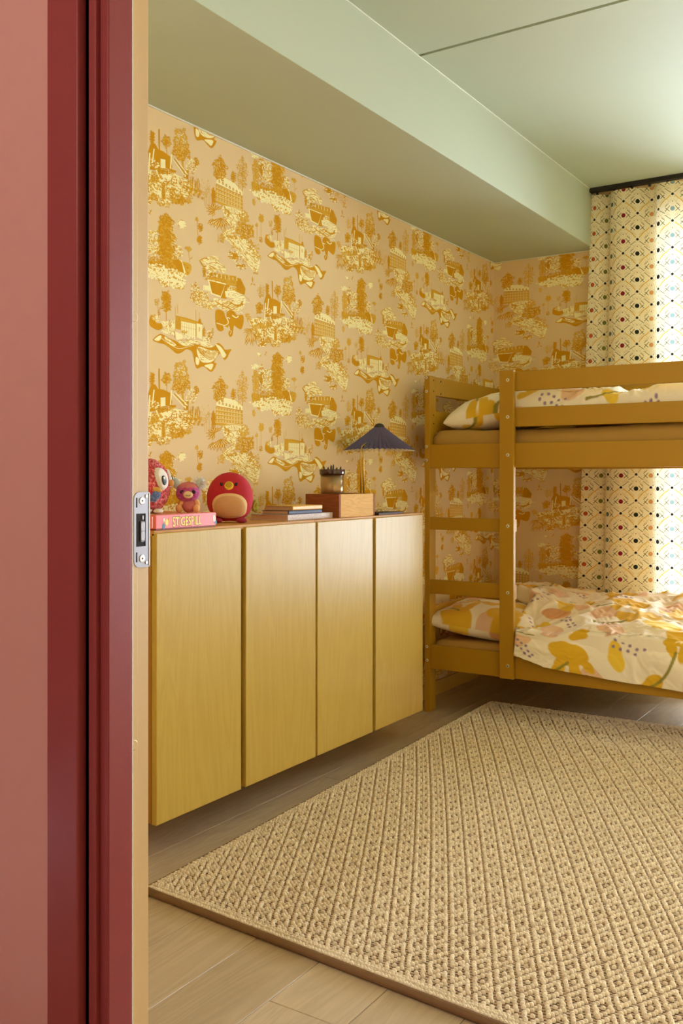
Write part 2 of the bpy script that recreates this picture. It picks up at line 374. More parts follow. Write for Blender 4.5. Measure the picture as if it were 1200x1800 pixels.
m.line([(390, 890), (560, 930)], 3, L2, 2.2); m.line([(564, 850), (562, 1015)], 7, O, 2.3); m.line([(600, 900), (600, 950)], 8, O, 2.3)
m.poly([(150, 830), (250, 830), (262, 812), (310, 806), (318, 925), (305, 1010), (170, 900)], CR, 1.5); m.line([(256, 810), (258, 910)], 8, O, 2.2); m.line([(315, 920), (312, 1030)], 6, O, 2.2)
m.poly([(312, 945), (400, 990), (395, 1050), (330, 1050)], CR, 1.9)
for x, y0, y1 in ((318, 660, 780), (558, 700, 840), (345, 640, 740), (600, 730, 850)): m.line([(x, y0), (x + 3, y1)], 5, L2, 1.4)
m.poly([(580, 850), (595, 805), (615, 800), (625, 855)], O, 2.0)
m.smooth([(18, 800), (44, 756), (75, 800), (100, 850), (160, 860), (168, 915), (110, 935), (50, 905), (16, 868)], O, 1.7); m.foliage(85, 800, 45, 40, 50, 14, CR, L2)
m.foliage(420, 960, 40, 26, 40, 14, L2, O); m.foliage(235, 940, 70, 40, 90, 14, CR, O); m.foliage(480, 1000, 100, 36, 110, 14, CR, O)
m.smooth([(56, 1050), (130, 985), (170, 985), (250, 1030), (330, 1065), (400, 1108), (510, 1072), (640, 1090), (750, 1135), (815, 1085), (870, 1120), (905, 1165), (975, 1160), (950, 1210), (930, 1255), (892, 1284), (840, 1210), (775, 1310), (802, 1330), (742, 1426), (650, 1362), (575, 1386), (545, 1320), (522, 1200), (455, 1160), (385, 1202), (330, 1208), (255, 1145), (185, 1100), (120, 1085)], O, 1.75)
m.smooth([(70, 1048), (130, 1000), (160, 1010), (130, 1060)], CR, 2.0); m.smooth([(195, 1010), (260, 1050), (330, 1110), (290, 1120), (210, 1060)], CR, 2.0)
m.smooth([(330, 1040), (420, 1070), (520, 1050), (640, 1070), (760, 1120), (700, 1140), (560, 1100), (420, 1120)], CR, 2.0)
m.smooth([(590, 1130), (720, 1170), (822, 1190), (770, 1290), (690, 1320), (620, 1300), (575, 1210)], CR, 2.0); m.smooth([(790, 1100), (850, 1130), (900, 1200), (915, 1230), (880, 1260), (835, 1180)], CR, 2.0)
m.smooth([(560, 1250), (600, 1280), (590, 1340), (560, 1330)], CR, 2.05); m.smooth([(660, 1350), (760, 1330), (740, 1400), (700, 1380)], CR, 2.05)
for k in range(6): m.line([(560 + k * 9, 1130 + k * 14), (640 + k * 12, 1170 + k * 20), (720 + k * 10, 1200 + k * 14), (800 - k * 6, 1190 + k * 14)], 7, O if k % 2 else L2, 2.5, True)
for k in range(3): m.line([(150 + k * 10, 1010 + k * 22), (260, 1080 + k * 26), (360, 1130 + k * 22), (470, 1120 + k * 8), (540, 1110)], 5, CR if k == 1 else L2, 2.4, True)
m.foliage(715, 1010, 32, 62, 70, 13, O, CR, .4); m.foliage(655, 960, 16, 50, 40, 11, O, L2, .5); m.foliage(680, 1050, 40, 36, 40, 13, CR, O); m.foliage(755, 950, 16, 50, 24, 9, L2)
m.hatch([(590, 1130), (720, 1170), (822, 1190), (770, 1290), (690, 1320), (620, 1300), (575, 1210)], 120, 34, 5, .6, O, 2.6, .5); m.hatch([(330, 1040), (520, 1050), (760, 1120), (700, 1140), (420, 1120)], 110, 36, 5, .1, O, 2.6, .4); m.hatch([(195, 1010), (260, 1050), (330, 1110), (290, 1120), (210, 1060)], 60, 26, 5, .7, O, 2.6, .4)
m.hatch([(150, 830), (310, 806), (318, 925), (305, 1010), (170, 900)], 110, 22, 5, 1.2, O, 2.5, .6)
# ruined tower garden with chequered terrace
m = Motif(420, 470, 5.4545, 15); motifs.append(m)
m.line([(318, 130), (320, 300)], 9, O, 1.5); m.foliage(470, 190, 46, 96, 130, 12, L2, O, .4); m.foliage(475, 280, 58, 70, 130, 14, O, L2, .75); m.line([(480, 320), (490, 440)], 14, L2, 1.1); m.flecks(472, 230, 45, 110, 70, 11, 4, 1.2, CR)
m.foliage(370, 220, 28, 46, 70, 11, O, L2, .55); m.line([(371, 250), (374, 330)], 4, O, 1.1); m.foliage(212, 225, 32, 60, 60, 9, L2)
m.foliage(195, 390, 30, 50, 70, 13, O, L2, .6); m.foliage(270, 210, 14, 46, 40, 12, O, None, .7); m.foliage(580, 345, 18, 34, 34, 11, O, L2, .5); m.foliage(545, 390, 40, 60, 60, 10, CR, L2)
m.poly([(240, 330), (262, 250), (290, 256), (310, 296), (350, 308), (396, 340), (412, 420), (400, 454), (362, 440), (362, 372), (328, 370), (326, 452), (300, 476), (246, 476)], O, 1.6)
m.poly([(328, 372), (362, 374), (362, 442), (328, 446)], CR, 1.7); m.foliage(280, 420, 40, 44, 70, 13, O, CR); m.foliage(345, 470, 46, 22, 40, 14, O, L2, .5)
for x0, y0, x1, y1 in ((252, 340, 244, 500), (282, 300, 270, 420), (405, 320, 398, 440), (296, 470, 330, 560), (260, 480, 250, 560)): m.line([(x0, y0), (x1, y1)], 9, CR, 2.3)
for k in range(3): m.line([(412 + k * 12, 352 - k * 2), (496 + k * 12, 470 - k * 4)], 7, CR if k != 1 else O, 2.2)
m.poly([(490, 420), (528, 430), (526, 500), (492, 496)], O, 1.9); m.poly([(498, 430), (510, 434), (508, 486), (498, 484)], CR, 2.3); m.poly([(395, 440), (440, 448), (436, 466), (392, 460)], O, 2.0)
m.smooth([(100, 505), (190, 485), (290, 500), (400, 470), (530, 520), (600, 590), (530, 640), (420, 690), (370, 745), (330, 745), (290, 690), (240, 720), (190, 690), (130, 590)], CR, 1.3)
m.foliage(230, 560, 90, 26, 110, 14, L2, O); m.foliage(330, 600, 60, 30, 60, 14, L2, CR); m.foliage(390, 560, 40, 20, 40, 14, O, CR); m.line([(345, 570), (350, 700)], 26, L2, 1.6); m.flecks(350, 640, 16, 60, 34, 22, 4, 1.57, O)
for i in range(9):
    for j in range(6):
        if (i + j) % 2 == 0:
            f = lambda a, b: (452 + 74 * a * .9 + 66 * b + a * 66, 540 - 16 * a * .3 + 78 * b + 40 * a)
            m.poly([f(i / 9, j / 6), f((i + 1) / 9, j / 6), f((i + 1) / 9, (j + 1) / 6), f(i / 9, (j + 1) / 6)], O, 2.3)
for k in range(16): x = 535 + k * 5; m.line([(x, 590), (x + m.r.uniform(-14, 14), 470 + m.r.uniform(0, 50))], 3.4, O if k % 2 else L2, 2.4)
m.foliage(225, 722, 40, 36, 60, 14, O, CR, .7); m.foliage(345, 728, 28, 24, 36, 13, O, CR, .6); m.foliage(452, 682, 50, 42, 90, 14, O, L2, .7); m.foliage(525, 680, 20, 20, 24, 12, L2); m.foliage(160, 560, 50, 50, 60, 14, CR, L2)
m.fan(112, 590, 165, 30, 1.2, 1.95, 7); m.fan(112, 590, 80, 20, 2.0, 3.0, 4); m.foliage(85, 470, 24, 30, 34, 11, L2, O); m.foliage(235, 620, 30, 26, 40, 13, O, CR)
GRD = [(100, 505), (190, 485), (290, 500), (400, 470), (530, 520), (600, 590), (530, 640), (420, 690), (370, 745), (330, 745), (290, 690), (240, 720), (190, 690), (130, 590)]
for (x, y) in GRD: m.foliage(x, y, 26, 20, 16, 10, L2, O)
m.hatch(GRD, 420, 26, 6, .5, L2, 2.2, .8); m.hatch(GRD, 260, 22, 7, .9, O, 2.4, .8); m.foliage(170, 650, 34, 36, 44, 13, O, L2); m.foliage(280, 700, 30, 30, 36, 12, O, L2); m.foliage(410, 620, 36, 30, 44, 12, O, L2); m.foliage(300, 530, 50, 20, 44, 12, O, L2)
# small sprigs, clouds, birds
m = Motif(420, 470, 5.4545, 16); motifs.append(m)
m.smooth([(600, 1152), (650, 1128), (690, 1098), (742, 1105), (738, 1140), (792, 1176), (782, 1228), (735, 1215), (700, 1236), (640, 1215), (650, 1195)], CR, 1.2)
CLD = [(600, 1152), (650, 1128), (690, 1098), (742, 1105), (738, 1140), (792, 1176), (782, 1228), (735, 1215), (700, 1236), (640, 1215), (650, 1195)]
m.hatch(CLD, 90, 34, 4, .35, L2, 2.3, .3); m.hatch(CLD, 40, 26, 5, .5, O, 2.4, .4)
m.line([(604, 1158), (640, 1132), (672, 1136)], 8, O, 2.2, True); m.line([(610, 1160), (635, 1200), (655, 1190)], 9, O, 2.2, True); m.line([(670, 1170), (720, 1150), (760, 1165), (788, 1176)], 5, L2, 2.2, True); m.line([(650, 1230), (700, 1206), (740, 1222)], 5, L2, 2.2, True); m.line([(690, 1190), (720, 1205)], 7, O, 2.2)
m.line([(588, 800), (592, 930), (604, 1010)], 3, L2, 1.2); m.foliage(585, 818, 14, 18, 14, 9, L2); m.foliage(612, 880, 15, 30, 26, 11, O, None, .5); m.foliage(605, 985, 14, 36, 26, 12, O, None, .7)
m.leaf(190, 832, 50, 26, .7, CR, 1.2); m.leaf(205, 845, 26, 12, -.9, L2, 1.6); m.leaf(258, 818, 36, 10, 1.9, O, 1.2); m.leaf(250, 838, 30, 9, .8, O, 1.3)
m.foliage(476, 880, 24, 28, 20, 16, CR, O, .7); m.line([(455, 905), (452, 870), (470, 848), (492, 850)], 4, O, 2.2, True)
m.leaf(128, 118, 70, 14, 1.5, O, 1.2); m.leaf(118, 160, 30, 12, 2.4, O, 1.3); m.leaf(145, 165, 30, 12, .7, O, 1.4)
m.foliage(525, 1076, 22, 16, 26, 10, L2, O, .6); m.line([(526, 1080), (534, 1190)], 3, L2, 1.2); m.leaf(545, 1150, 40, 8, 2.2, L2, 1.4)
m.foliage(1052, 715, 16, 32, 30, 11, L2, O, .6); m.foliage(1020, 775, 10, 20, 14, 9, L2); m.line([(1052, 740), (1050, 930)], 2.5, L2, 1.2); m.line([(1020, 780), (1022, 900)], 2.5, L2, 1.2); m.foliage(1050, 895, 12, 24, 14, 9, O)
for k in range(40): m.leaf(620 + m.r.uniform(-10, 50), 520 + m.r.uniform(-50, 50), 8, 3.5, m.r.uniform(0, 3), L2, 1.2)
m.line([(612, 600), (625, 580), (650, 590), (656, 625)], 4, L2, 1.3, True); m.foliage(1000, 590, 12, 30, 20, 9, L2); m.leaf(340, 150, 1, 1, 0, O, 1)

REP = []
for m in motifs: REP += m.p
def printed_wall(name, kind_pts, ground_v, ground_f, mapf, smin, smax, zmin, zmax):
    V = [list(v) for v in ground_v]; Fc = [list(f) for f in ground_f]; MI = [0] * len(Fc)
    for i in range(-3, 8):
        for j in range(-4, 6):
            du, dv = 0.618 * i, -0.395 * i + 0.79 * j
            for pts, mi, h in REP:
                c0, c1 = pts[0][0] + du, pts[0][1] + dv
                if c0 < smin - .1 or c0 > smax + .1 or c1 < zmin - .1 or c1 > zmax + .1: continue
                q = [(min(max(p[0] + du, smin), smax), min(max(p[1] + dv, zmin), zmax)) for p in pts]
                if max(p[0] for p in q) - min(p[0] for p in q) < 4e-4 or max(p[1] for p in q) - min(p[1] for p in q) < 4e-4: continue
                b = len(V); V += [mapf(p[0], p[1], h * 0.00022) for p in q]; Fc.append(list(range(b, b + len(q)))); MI.append(1 + mi)
    return V, Fc, MI
def box_vf(x0, x1, y0, y1, z0, z1, b=0):
    v = [(x0, y0, z0), (x1, y0, z0), (x1, y1, z0), (x0, y1, z0), (x0, y0, z1), (x1, y0, z1), (x1, y1, z1), (x0, y1, z1)]
    f = [[b + k for k in q] for q in ([0, 3, 2, 1], [4, 5, 6, 7], [0, 1, 5, 4], [1, 2, 6, 5], [2, 3, 7, 6], [3, 0, 4, 7])]
    return v, f
WP = [M_room, M_och, M_och2, M_crm]
gv, gf = box_vf(WL - 0.1, WL, 1.135, YB + 0.12, 0.0, HC + 0.03)
V, Fc, MI = printed_wall('wall_left', None, gv, gf, lambda s, z, h: (WL + h, s, z), YF + .001, YB - .0005, 0.071, 2.309)
tag(obj('wall_left', V, Fc, WP, None, MI), 'wall papered in ochre toile landscape print on beige', kind='structure')
gv, gf = [], []
for (x0, x1, z0, z1) in ((WL, WX0, 0.0, HC + .03), (WX1, XR + .1, 0.0, HC + .03), (WX0, WX1, 0.0, WZ0), (WX0, WX1, WZ1, HC + .03)):
    v, f = box_vf(x0, x1, YB, YB + 0.25, z0, z1, len(gv)); gv += v; gf += f
V, Fc, MI = printed_wall('wall_back', None, gv, gf, lambda s, z, h: (WL + s - YB, YB - h, z), YB + .0005, YB + (WX0 - WL) - .002, 0.071, 2.60)
tag(obj('wall_back', V, Fc, WP, None, MI), 'papered wall with the window behind the curtain', kind='structure')
tag(box('wall_right', XR, XR + 0.1, YF, YB, 0, HC + .03, M_room, bev=0), kind='structure')
# door wall: room face papered, hall face pink; opening with the camera looking through
DX0, DX1, DZ = -1.245, -0.185, 2.14
def wall_pieces(y0, y1, m, name, xl, xr):
    v, f = [], []
    for (x0, x1, z0, z1) in ((xl, DX0, 0, HC + .03), (DX1, xr, 0, HC + .03), (DX0, DX1, DZ, HC + .03)):
        a, b = box_vf(x0, x1, y0, y1, z0, z1, len(v)); v += a; f += b
    return tag(obj(name, v, f, m), kind='structure')
wall_pieces(1.190, YF, M_room, 'wall_front', WL, XR + .1)
wall_pieces(1.1337, 1.190, M_pink, 'wall_hall', -2.4, 1.25)
tag(bpy.data.objects['wall_hall'], 'salmon pink hallway wall')
tag(box('wall_hall_left', -2.5, -2.4, -1.6, 1.19, 0, HC + .03, M_pink, bev=0), kind='structure')
tag(box('wall_hall_right', 1.25, 1.35, -1.6, 1.19, 0, HC + .03, M_pink, bev=0), kind='structure')
tag(box('wall_hall_rear', -2.5, 1.35, -1.7, -1.6, 0, HC + .03, M_pink, bev=0), kind='structure')
# ceiling in two boards with a shadow gap
v, f = box_vf(WL, XR, YF, 3.027, HC, HC + .03); a, b = box_vf(WL, XR, 3.044, YB, HC, HC + .03, 8); v += a; f += b
a, b = box_vf(-2.5, 2.05, -1.7, YB + .2, HC + .03, HC + .08, 16); v += a; f += b
a, b = box_vf(-2.4, 1.25, -1.6, 1.1337, HC - .02, HC + .03, 24); v += a; f += b
tag(obj('ceiling', v, f, M_green), 'sage green painted ceiling with a shadow gap', kind='structure')
beam = tag(box('trim_1', WL, -1.633, YF, YB, 2.309, HC, M_green, bev=0.002), 'boxed ceiling beam painted sage green', kind='structure')
box('caulk_line', WL, WL + .006, YF + .002, YB - .002, 2.3035, 2.309, M_caulk, beam, 0.001, 1)
box('caulk_line', -1.633, -1.628, YF + .002, YB - .002, HC - .004, HC, M_caulk, beam, 0.001, 1)
box('caulk_line', WL + .006, -1.64, YB - .005, YB, 2.3045, 2.309, M_caulk, beam, 0.001, 1)
tag(box('baseboard_left', WL, WL + .013, YF, YB, 0, 0.071, M_base, bev=0.003), kind='structure')
tag(box('baseboard_back', WL + .013, WX0, YB - .013, YB, 0, 0.071, M_base, bev=0.003), kind='structure')

# ---- window behind the curtain
win = empty('window_1', ((WX0 + WX1) / 2, YB + .1, WZ0), 'tall white framed window behind the dotted curtain', kind='structure')
t = NT('window_glass'); tr = t.node('ShaderNodeBsdfTransparent'); gl = t.node('ShaderNodeBsdfGlossy'); gl.inputs['Roughness'].default_value = 0.02
fr = t.node('ShaderNodeFresnel'); fr.inputs[0].default_value = 1.45; mx = t.node('ShaderNodeMixShader'); t.l.new(fr.outputs[0], mx.inputs[0]); t.l.new(tr.outputs[0], mx.inputs[1]); t.l.new(gl.outputs[0], mx.inputs[2]); t.l.new(mx.outputs[0], t.out.inputs[0]); M_glass = t.m
for (x0, x1, z0, z1) in ((WX0, WX1, WZ0, WZ0 + .07), (WX0, WX1, WZ1 - .07, WZ1), (WX0, WX0 + .06, WZ0 + .07, WZ1 - .07), (WX1 - .06, WX1, WZ0 + .07, WZ1 - .07)):
    box('window_frame', x0, x1, YB + .07, YB + .14, z0, z1, M_white, win, .003)
xm = (WX0 + WX1) / 2
box('mullion', xm - .04, xm + .04, YB + .07, YB + .14, WZ0 + .07, WZ1 - .07, M_white, win, .003)
for x0, x1 in ((WX0 + .06, xm - .04), (xm + .04, WX1 - .06)): box('pane', x0, x1, YB + .10, YB + .106, WZ0 + .07, WZ1 - .07, M_glass, win, 0)

# ---- door frame (hall side red, rebate tan)
door = empty('door_1', (-1.27, 1.14, 0), 'dark red door frame with tan rebate and steel strike plate', kind='structure')
def jamb(name, x0, x1, y0, y1, m, bev, z1=2.1): return box(name, x0, x1, y0, y1, 0, z1, m, door, bev, 3)
jamb('casing', -1.3297, -1.2523, 1.1151, 1.1360, M_red, .003, 2.21)
jamb('frame_edge', -1.2600, -1.2285, 1.1337, 1.19, M_red, .002, 2.14)
jamb('door_stop', -1.2350, -1.2100, 1.1450, 1.2003, M_red, .0025, 2.12)
jamb('rebate_lining', -1.2523, -1.2255, 1.1905, 1.2565, M_tan, .002, 2.14)
jamb('rebate_bead', -1.2256, -1.2235, 1.2005, 1.2270, M_tan, .0009, 2.12)
jamb('door_seal', -1.2230, -1.2105, 1.2003, 1.2036, M_caulk, .0012, 2.12)
jamb('room_casing', -1.33, -1.2262, YF, 1.2570, M_tan, .002, 2.21)
for nm, x0, x1, y0, y1, m in (('casing', -.170, -.095, 1.1151, 1.1337, M_red), ('frame_edge', -.192, -.170, 1.1337, 1.19, M_red), ('door_stop', -.210, -.192, 1.145, 1.2003, M_red), ('rebate_lining', -.195, -.170, 1.2003, 1.2565, M_tan)): jamb(nm, x0, x1, y0, y1, m, .002, 2.12)
box('casing', -1.3297, -.095, 1.1151, 1.1337, 2.21, 2.285, M_red, door, .003); box('door_stop', -1.2285, -.192, 1.145, 1.2003, 2.12, 2.14, M_red, door, .002)
def cyl_x(name, x0, x1, y, z, r, m, parent, n=20):
    V, Fc = tube_data([(x0, y, z), (x1 - (x1 - x0) * .25, y, z), (x1, y, z)], [r, r, r * .82], n); return obj(name, V, Fc, m, parent, smooth=False)
def wlx(x, y, X): a = (x - 600) / 1680.0; d = X / (a * CT - ST); return d * (a * ST + CT), ZC - (y - 837) / 1680.0 * d
for yy in (557, 1310): cyl_x('plug_cap', -1.2262, -1.2225, wlx(235, yy, -1.224)[0], wlx(235, yy, -1.224)[1], .0095, M_tan, door)
py1 = 1.2562; py0 = wlx(235.5, 900, -1.2225)[0]; pz1 = wlx(250, 865, -1.2225)[1]; pz0 = wlx(250, 997, -1.2225)[1]
SX = -1.2225
def yz_plate(name, poly, x0, x1, m, parent):
    n = len(poly); V = [(x0, p[0], p[1]) for p in poly] + [(x1, p[0], p[1]) for p in poly]
    return obj(name, V, [list(range(n)), list(range(n, 2 * n))[::-1]] + [[i, n + i, n + (i + 1) % n, (i + 1) % n] for i in range(n)], m, parent)
hz0, hz1, hy0, hy1 = pz0 + (pz1 - pz0) * .278, pz0 + (pz1 - pz0) * .715, py0 + (py1 - py0) * .13, py0 + (py1 - py0) * .74
R = .013; arc = lambda cy, cz, a0, a1: [(cy + R * math.cos(a0 + (a1 - a0) * k / 6), cz + R * math.sin(a0 + (a1 - a0) * k / 6)) for k in range(7)]
bm = bmesh.new()
def addp(poly, x0, x1):
    a = [bm.verts.new((x0, p[0], p[1])) for p in poly]; b = [bm.verts.new((x1, p[0], p[1])) for p in poly]
    bm.faces.new(a); bm.faces.new(b[::-1])
    for i in range(len(a)): bm.faces.new([a[i], b[i], b[(i + 1) % len(a)], a[(i + 1) % len(a)]])
addp([(py1, hz1), (py1, pz1)] + arc(py0 + R, pz1 - R, math.pi / 2, math.pi) + [(py0, hz1)], SX - .002, SX)
addp([(py0, hz0)] + arc(py0 + R, pz0 + R, math.pi, 1.5 * math.pi) + [(py1, pz0), (py1, hz0)], SX - .002, SX)
addp([(py0, hz0), (hy0, hz0), (hy0, hz1), (py0, hz1)], SX - .002, SX); addp([(hy1, hz0), (py1, hz0), (py1, hz1), (hy1, hz1)], SX - .002, SX)
sp = from_bm('strike_plate', bm, M_steel, door); sp['label'] = 'brushed steel strike plate'
def sub(o, parent): return o
box('latch_recess_shade', SX - .0016, SX - .0010, hy0, hy1, hz0, hz1, M_hole, sp, 0)  # thin dark sheet imitates the recess's shade; no hole is cut
box('plate_lip', SX - .002, SX + .001, py1 - .0022, py1, pz0 + .002, pz1 - .002, M_screw, sp, .0005)
for q in (.31, .60):
    zc = hz0 + (hz1 - hz0) * q
    box('latch_adjuster', SX - .002, SX + .0008, hy0 + (hy1 - hy0) * .42, hy0 + (hy1 - hy0) * .95, zc - .010, zc + .010, M_steel, sp, .0025)
    box('latch_pin', SX - .002, SX + .0003, hy0 + (hy1 - hy0) * .62, hy0 + (hy1 - hy0) * .82, zc + .012, zc + .02, M_steel, sp, .001)
for zc, s2 in ((pz1 - .0155, 1), (pz0 + .0155, -1)):
    cyl_x('screw', SX - .001, SX + .0012, py0 + (py1 - py0) * .50, zc, .0068, M_screw, sp); cyl_x('screw_socket', SX - .001, SX + .0014, py0 + (py1 - py0) * .50, zc, .0022, M_hole, sp, 8)
    cyl_x('nail', SX - .001, SX + .0012, py0 + (py1 - py0) * .78, zc + s2 * .008, .0034, M_screw, sp, 12)
    box('slot', SX - .0015, SX + .0003, py0 + .0045, py0 + .0085, zc - s2 * .003 - .009, zc - s2 * .003 + .009, M_hole, sp, .0008)

# ================================================================== FURNITURE
# ---- two wall-hung storage cabinets
def cabinet(y0, y1, doors, label):
    r = empty('storage_cabinet', (-2.07, (y0 + y1) / 2, 0.114), label, 'cabinet', 'wall-hung yellow cabinets')
    b = empty('body', (-2.07, (y0 + y1) / 2, 0.114), parent=r)
    XB, XF = WL + 0.002, -1.921
    box('side_panel', XB, XF, y0, y0 + .016, .114, .929, M_cabc, b, .001); box('side_panel', XB, XF, y1 - .016, y1, .114, .929, M_cabc, b, .001)
    box('bottom_panel', XB, XF, y0 + .016, y1 - .016, .114, .130, M_cabc, b, .001)
    box('top_panel', XB, XF + .012, y0, y1, .929, .945, M_cabt, b, .0015)
    box('back_panel', XB, XB + .008, y0 + .016, y1 - .016, .130, .929, M_cabc, b, 0)
    ym = (doors[0][1] + doors[1][0]) / 2
    box('centre_post', XB + .01, XF - .012, ym - .02, ym + .02, .130, .929, M_cabc, b, .001)
    box('shelf', XB + .01, XF - .02, y0 + .016, y1 - .016, .52, .536, M_cabc, b, .001)
    for a, c in doors: box('door', XF + .0015, -1.90, a, c, .112, .9375, M_cab, r, .0022)
    return r
cabinet(1.979, 2.7775, ((1.979, 2.358), (2.381, 2.773)), 'yellow wooden wall cabinet under the plush toys, nearer the doorway')
cabinet(2.7795, 3.572, ((2.784, 3.162), (3.183, 3.571)), 'yellow wooden wall cabinet under the table lamp, next to the bunk bed')

# ---- bunk bed
BX0, BX1, BYF, BYB = -2.098, -0.045, 3.96, 4.90
bed = empty('bunk_bed', ((BX0 + BX1) / 2, (BYF + BYB) / 2, 0), 'ochre painted wooden bunk bed with a ladder in its side', 'bunk bed')
def bb(name, x0, x1, y0, y1, z0, z1, bev=.0025): return box(name, x0, x1, y0, y1, z0, z1, M_bed, bed, bev)
TP = 0.027
for x0 in (BX0, BX1 - TP):
    for y0 in (BYF, BYB - .062): bb('post', x0, x0 + TP, y0, y0 + .062, 0, 1.568)
    for z0, z1, nm in ((1.478, 1.566, 'end_rail'), (1.306, 1.406, 'end_rail'), (1.140, 1.240, 'end_rail'), (.395, .490, 'end_rail'), (.207, .312, 'end_rail')):
        bb(nm, x0 + .001, x0 + TP - .001, BYF + .063, BYB - .063, z0, z1)
IX0, IX1 = BX0 + TP, BX1 - TP
for y0, y1 in ((BYF, BYF + .025), (BYB - .025, BYB)):
    bb('side_rail', IX0, IX1, y0, y1, 1.137, 1.246); bb('side_rail', IX0, IX1, y0, y1, .204, .314)
LX0, LX1 = -1.712, -1.645
for lx in (LX0,): bb('ladder_post', lx, lx + .067, BYF - .025, BYF - .0002, .204, 1.566)
for z0, z1 in ((.851, .908), (.553, .618)): bb('ladder_rung', IX0, LX1 - .004, BYF + .001, BYF + .024, z0, z1)
for z0, z1 in ((1.476, 1.562), (1.317, 1.402)):
    bb('guard_rail', LX1 - .03, IX1, BYF + .001, BYF + .024, z0, z1); bb('guard_rail', IX0, IX1, BYB - .024, BYB - .001, z0, z1)
for zb in (.225, 1.160):
    for k in range(12):
        x = IX0 + .05 + k * (IX1 - IX0 - .17) / 11; bb('bed_slat', x, x + .07, BYF + .026, BYB - .026, zb, zb + .015, .001)
def screw_y(x, z, y, parent=bed, r=.0068):
    V, Fc = tube_data([(x, y + .002, z), (x, y - .0008, z), (x, y - .0016, z)], [r, r, r * .8], 14); o = obj('bolt', V, Fc, M_screw, parent)
    V, Fc = tube_data([(x, y, z), (x, y - .0021, z)], r * .36, 6); obj('bolt_socket', V, Fc, M_hole, o)
for px_, py_ in ((747.5, 664), (748, 688), (749, 785), (749, 809), (750, 1136.5), (750.5, 1160.5)):
    a = (px_ - 600) / 1680.0; d = BYF / (a * ST + CT); screw_y(min(BX0 + .016, max(BX0 + .010, d * (a * CT - ST))), ZC - (py_ - 837) / 1680 * d, BYF)
for z in (1.523, 1.360, 1.192, .879, .585, .262): screw_y(LX0 + .040, z, BYF - .025, r=.0075)
for y, z in ((4.0, 1.548), (4.0, 1.497), (4.0, 1.385), (4.0, 1.345), (4.075, 1.548), (4.075, 1.49)):
    cyl_x('dowel_hole', IX0 - .001, IX0 + .0006, y, z, .0042, M_hole, bed, 10)

# ---- bedding: print painted by hand into the cloth (its own flat colours)
PAL = dict(w=(246, 236, 212), y=(226, 180, 26), y2=(240, 204, 60), p=(234, 196, 160), v=(150, 124, 156), o=(150, 140, 48), s=(226, 170, 120))
PAL = {k: np.array([lin(c) for c in v_]) for k, v_ in PAL.items()}
ELL = [  # u, v, ru, rv, angle, colour   (tile 0.80 x 0.80 m)
    (.10, .12, .085, .055, .3, 'y2'), (.52, .62, .09, .06, -.4, 'y'), (.70, .18, .075, .05, .9, 'p'), (.28, .46, .07, .05, 1.2, 'p'), (.06, .62, .06, .085, .2, 'p'), (.40, .02, .07, .045, .1, 's'), (.66, .44, .05, .035, .4, 'p'),
    (.22, .20, .085, .055, -.2, 'y'), (.24, .27, .026, .065, .3, 'y'), (.18, .27, .022, .06, -.35, 'y'), (.29, .25, .02, .05, .75, 'y'),
    (.56, .36, .09, .050, .25, 'y'), (.52, .43, .026, .06, .35, 'y'), (.59, .43, .024, .06, -.3, 'y'), (.64, .40, .02, .05, -.8, 'y'),
    (.10, .45, .075, .036, -.8, 'y'), (.12, .74, .085, .055, .4, 'y'), (.10, .66, .024, .06, .2, 'y'), (.17, .67, .022, .055, -.5, 'y'),
    (.42, .74, .080, .038, .9, 'y2'), (.70, .68, .085, .050, -.3, 'y'), (.67, .75, .024, .06, .3, 'y'), (.74, .75, .022, .06, -.3, 'y'),
    (.38, .16, .035, .07, .2, 'y2'), (.74, .05, .075, .034, .5, 'y'), (.76, .34, .032, .07, -.2, 'y2'), (.34, .60, .06, .03, -.3, 'y2'), (.46, .22, .06, .04, .5, 'p'), (.62, .02, .06, .05, -.4, 'p'), (.22, .06, .05, .035, .4, 'y2'), (.46, .50, .05, .03, .8, 'y2'), (.60, .26, .045, .03, -.6, 'y'), (.02, .02, .06, .04, .2, 'y'), (.34, .34, .05, .035, -.5, 'p'), (.24, .62, .05, .035, .3, 'p'), (.52, .76, .06, .04, .3, 'p')]
STEM = [[(.22, .22), (.32, .30), (.40, .27)], [(.56, .40), (.46, .50), (.36, .52)], [(.12, .72), (.22, .62), (.30, .62)], [(.70, .70), (.60, .78), (.50, .74)], [(.10, .45), (.18, .40), (.2, .30)], [(.74, .08), (.66, .14), (.6, .10)]]
DOTC = [(.36, .38, .7, 12), (.62, .56, -.5, 12), (.22, .52, .2, 10), (.50, .13, 1.0, 12), (.02, .30, .3, 9), (.28, .72, -.8, 10)]
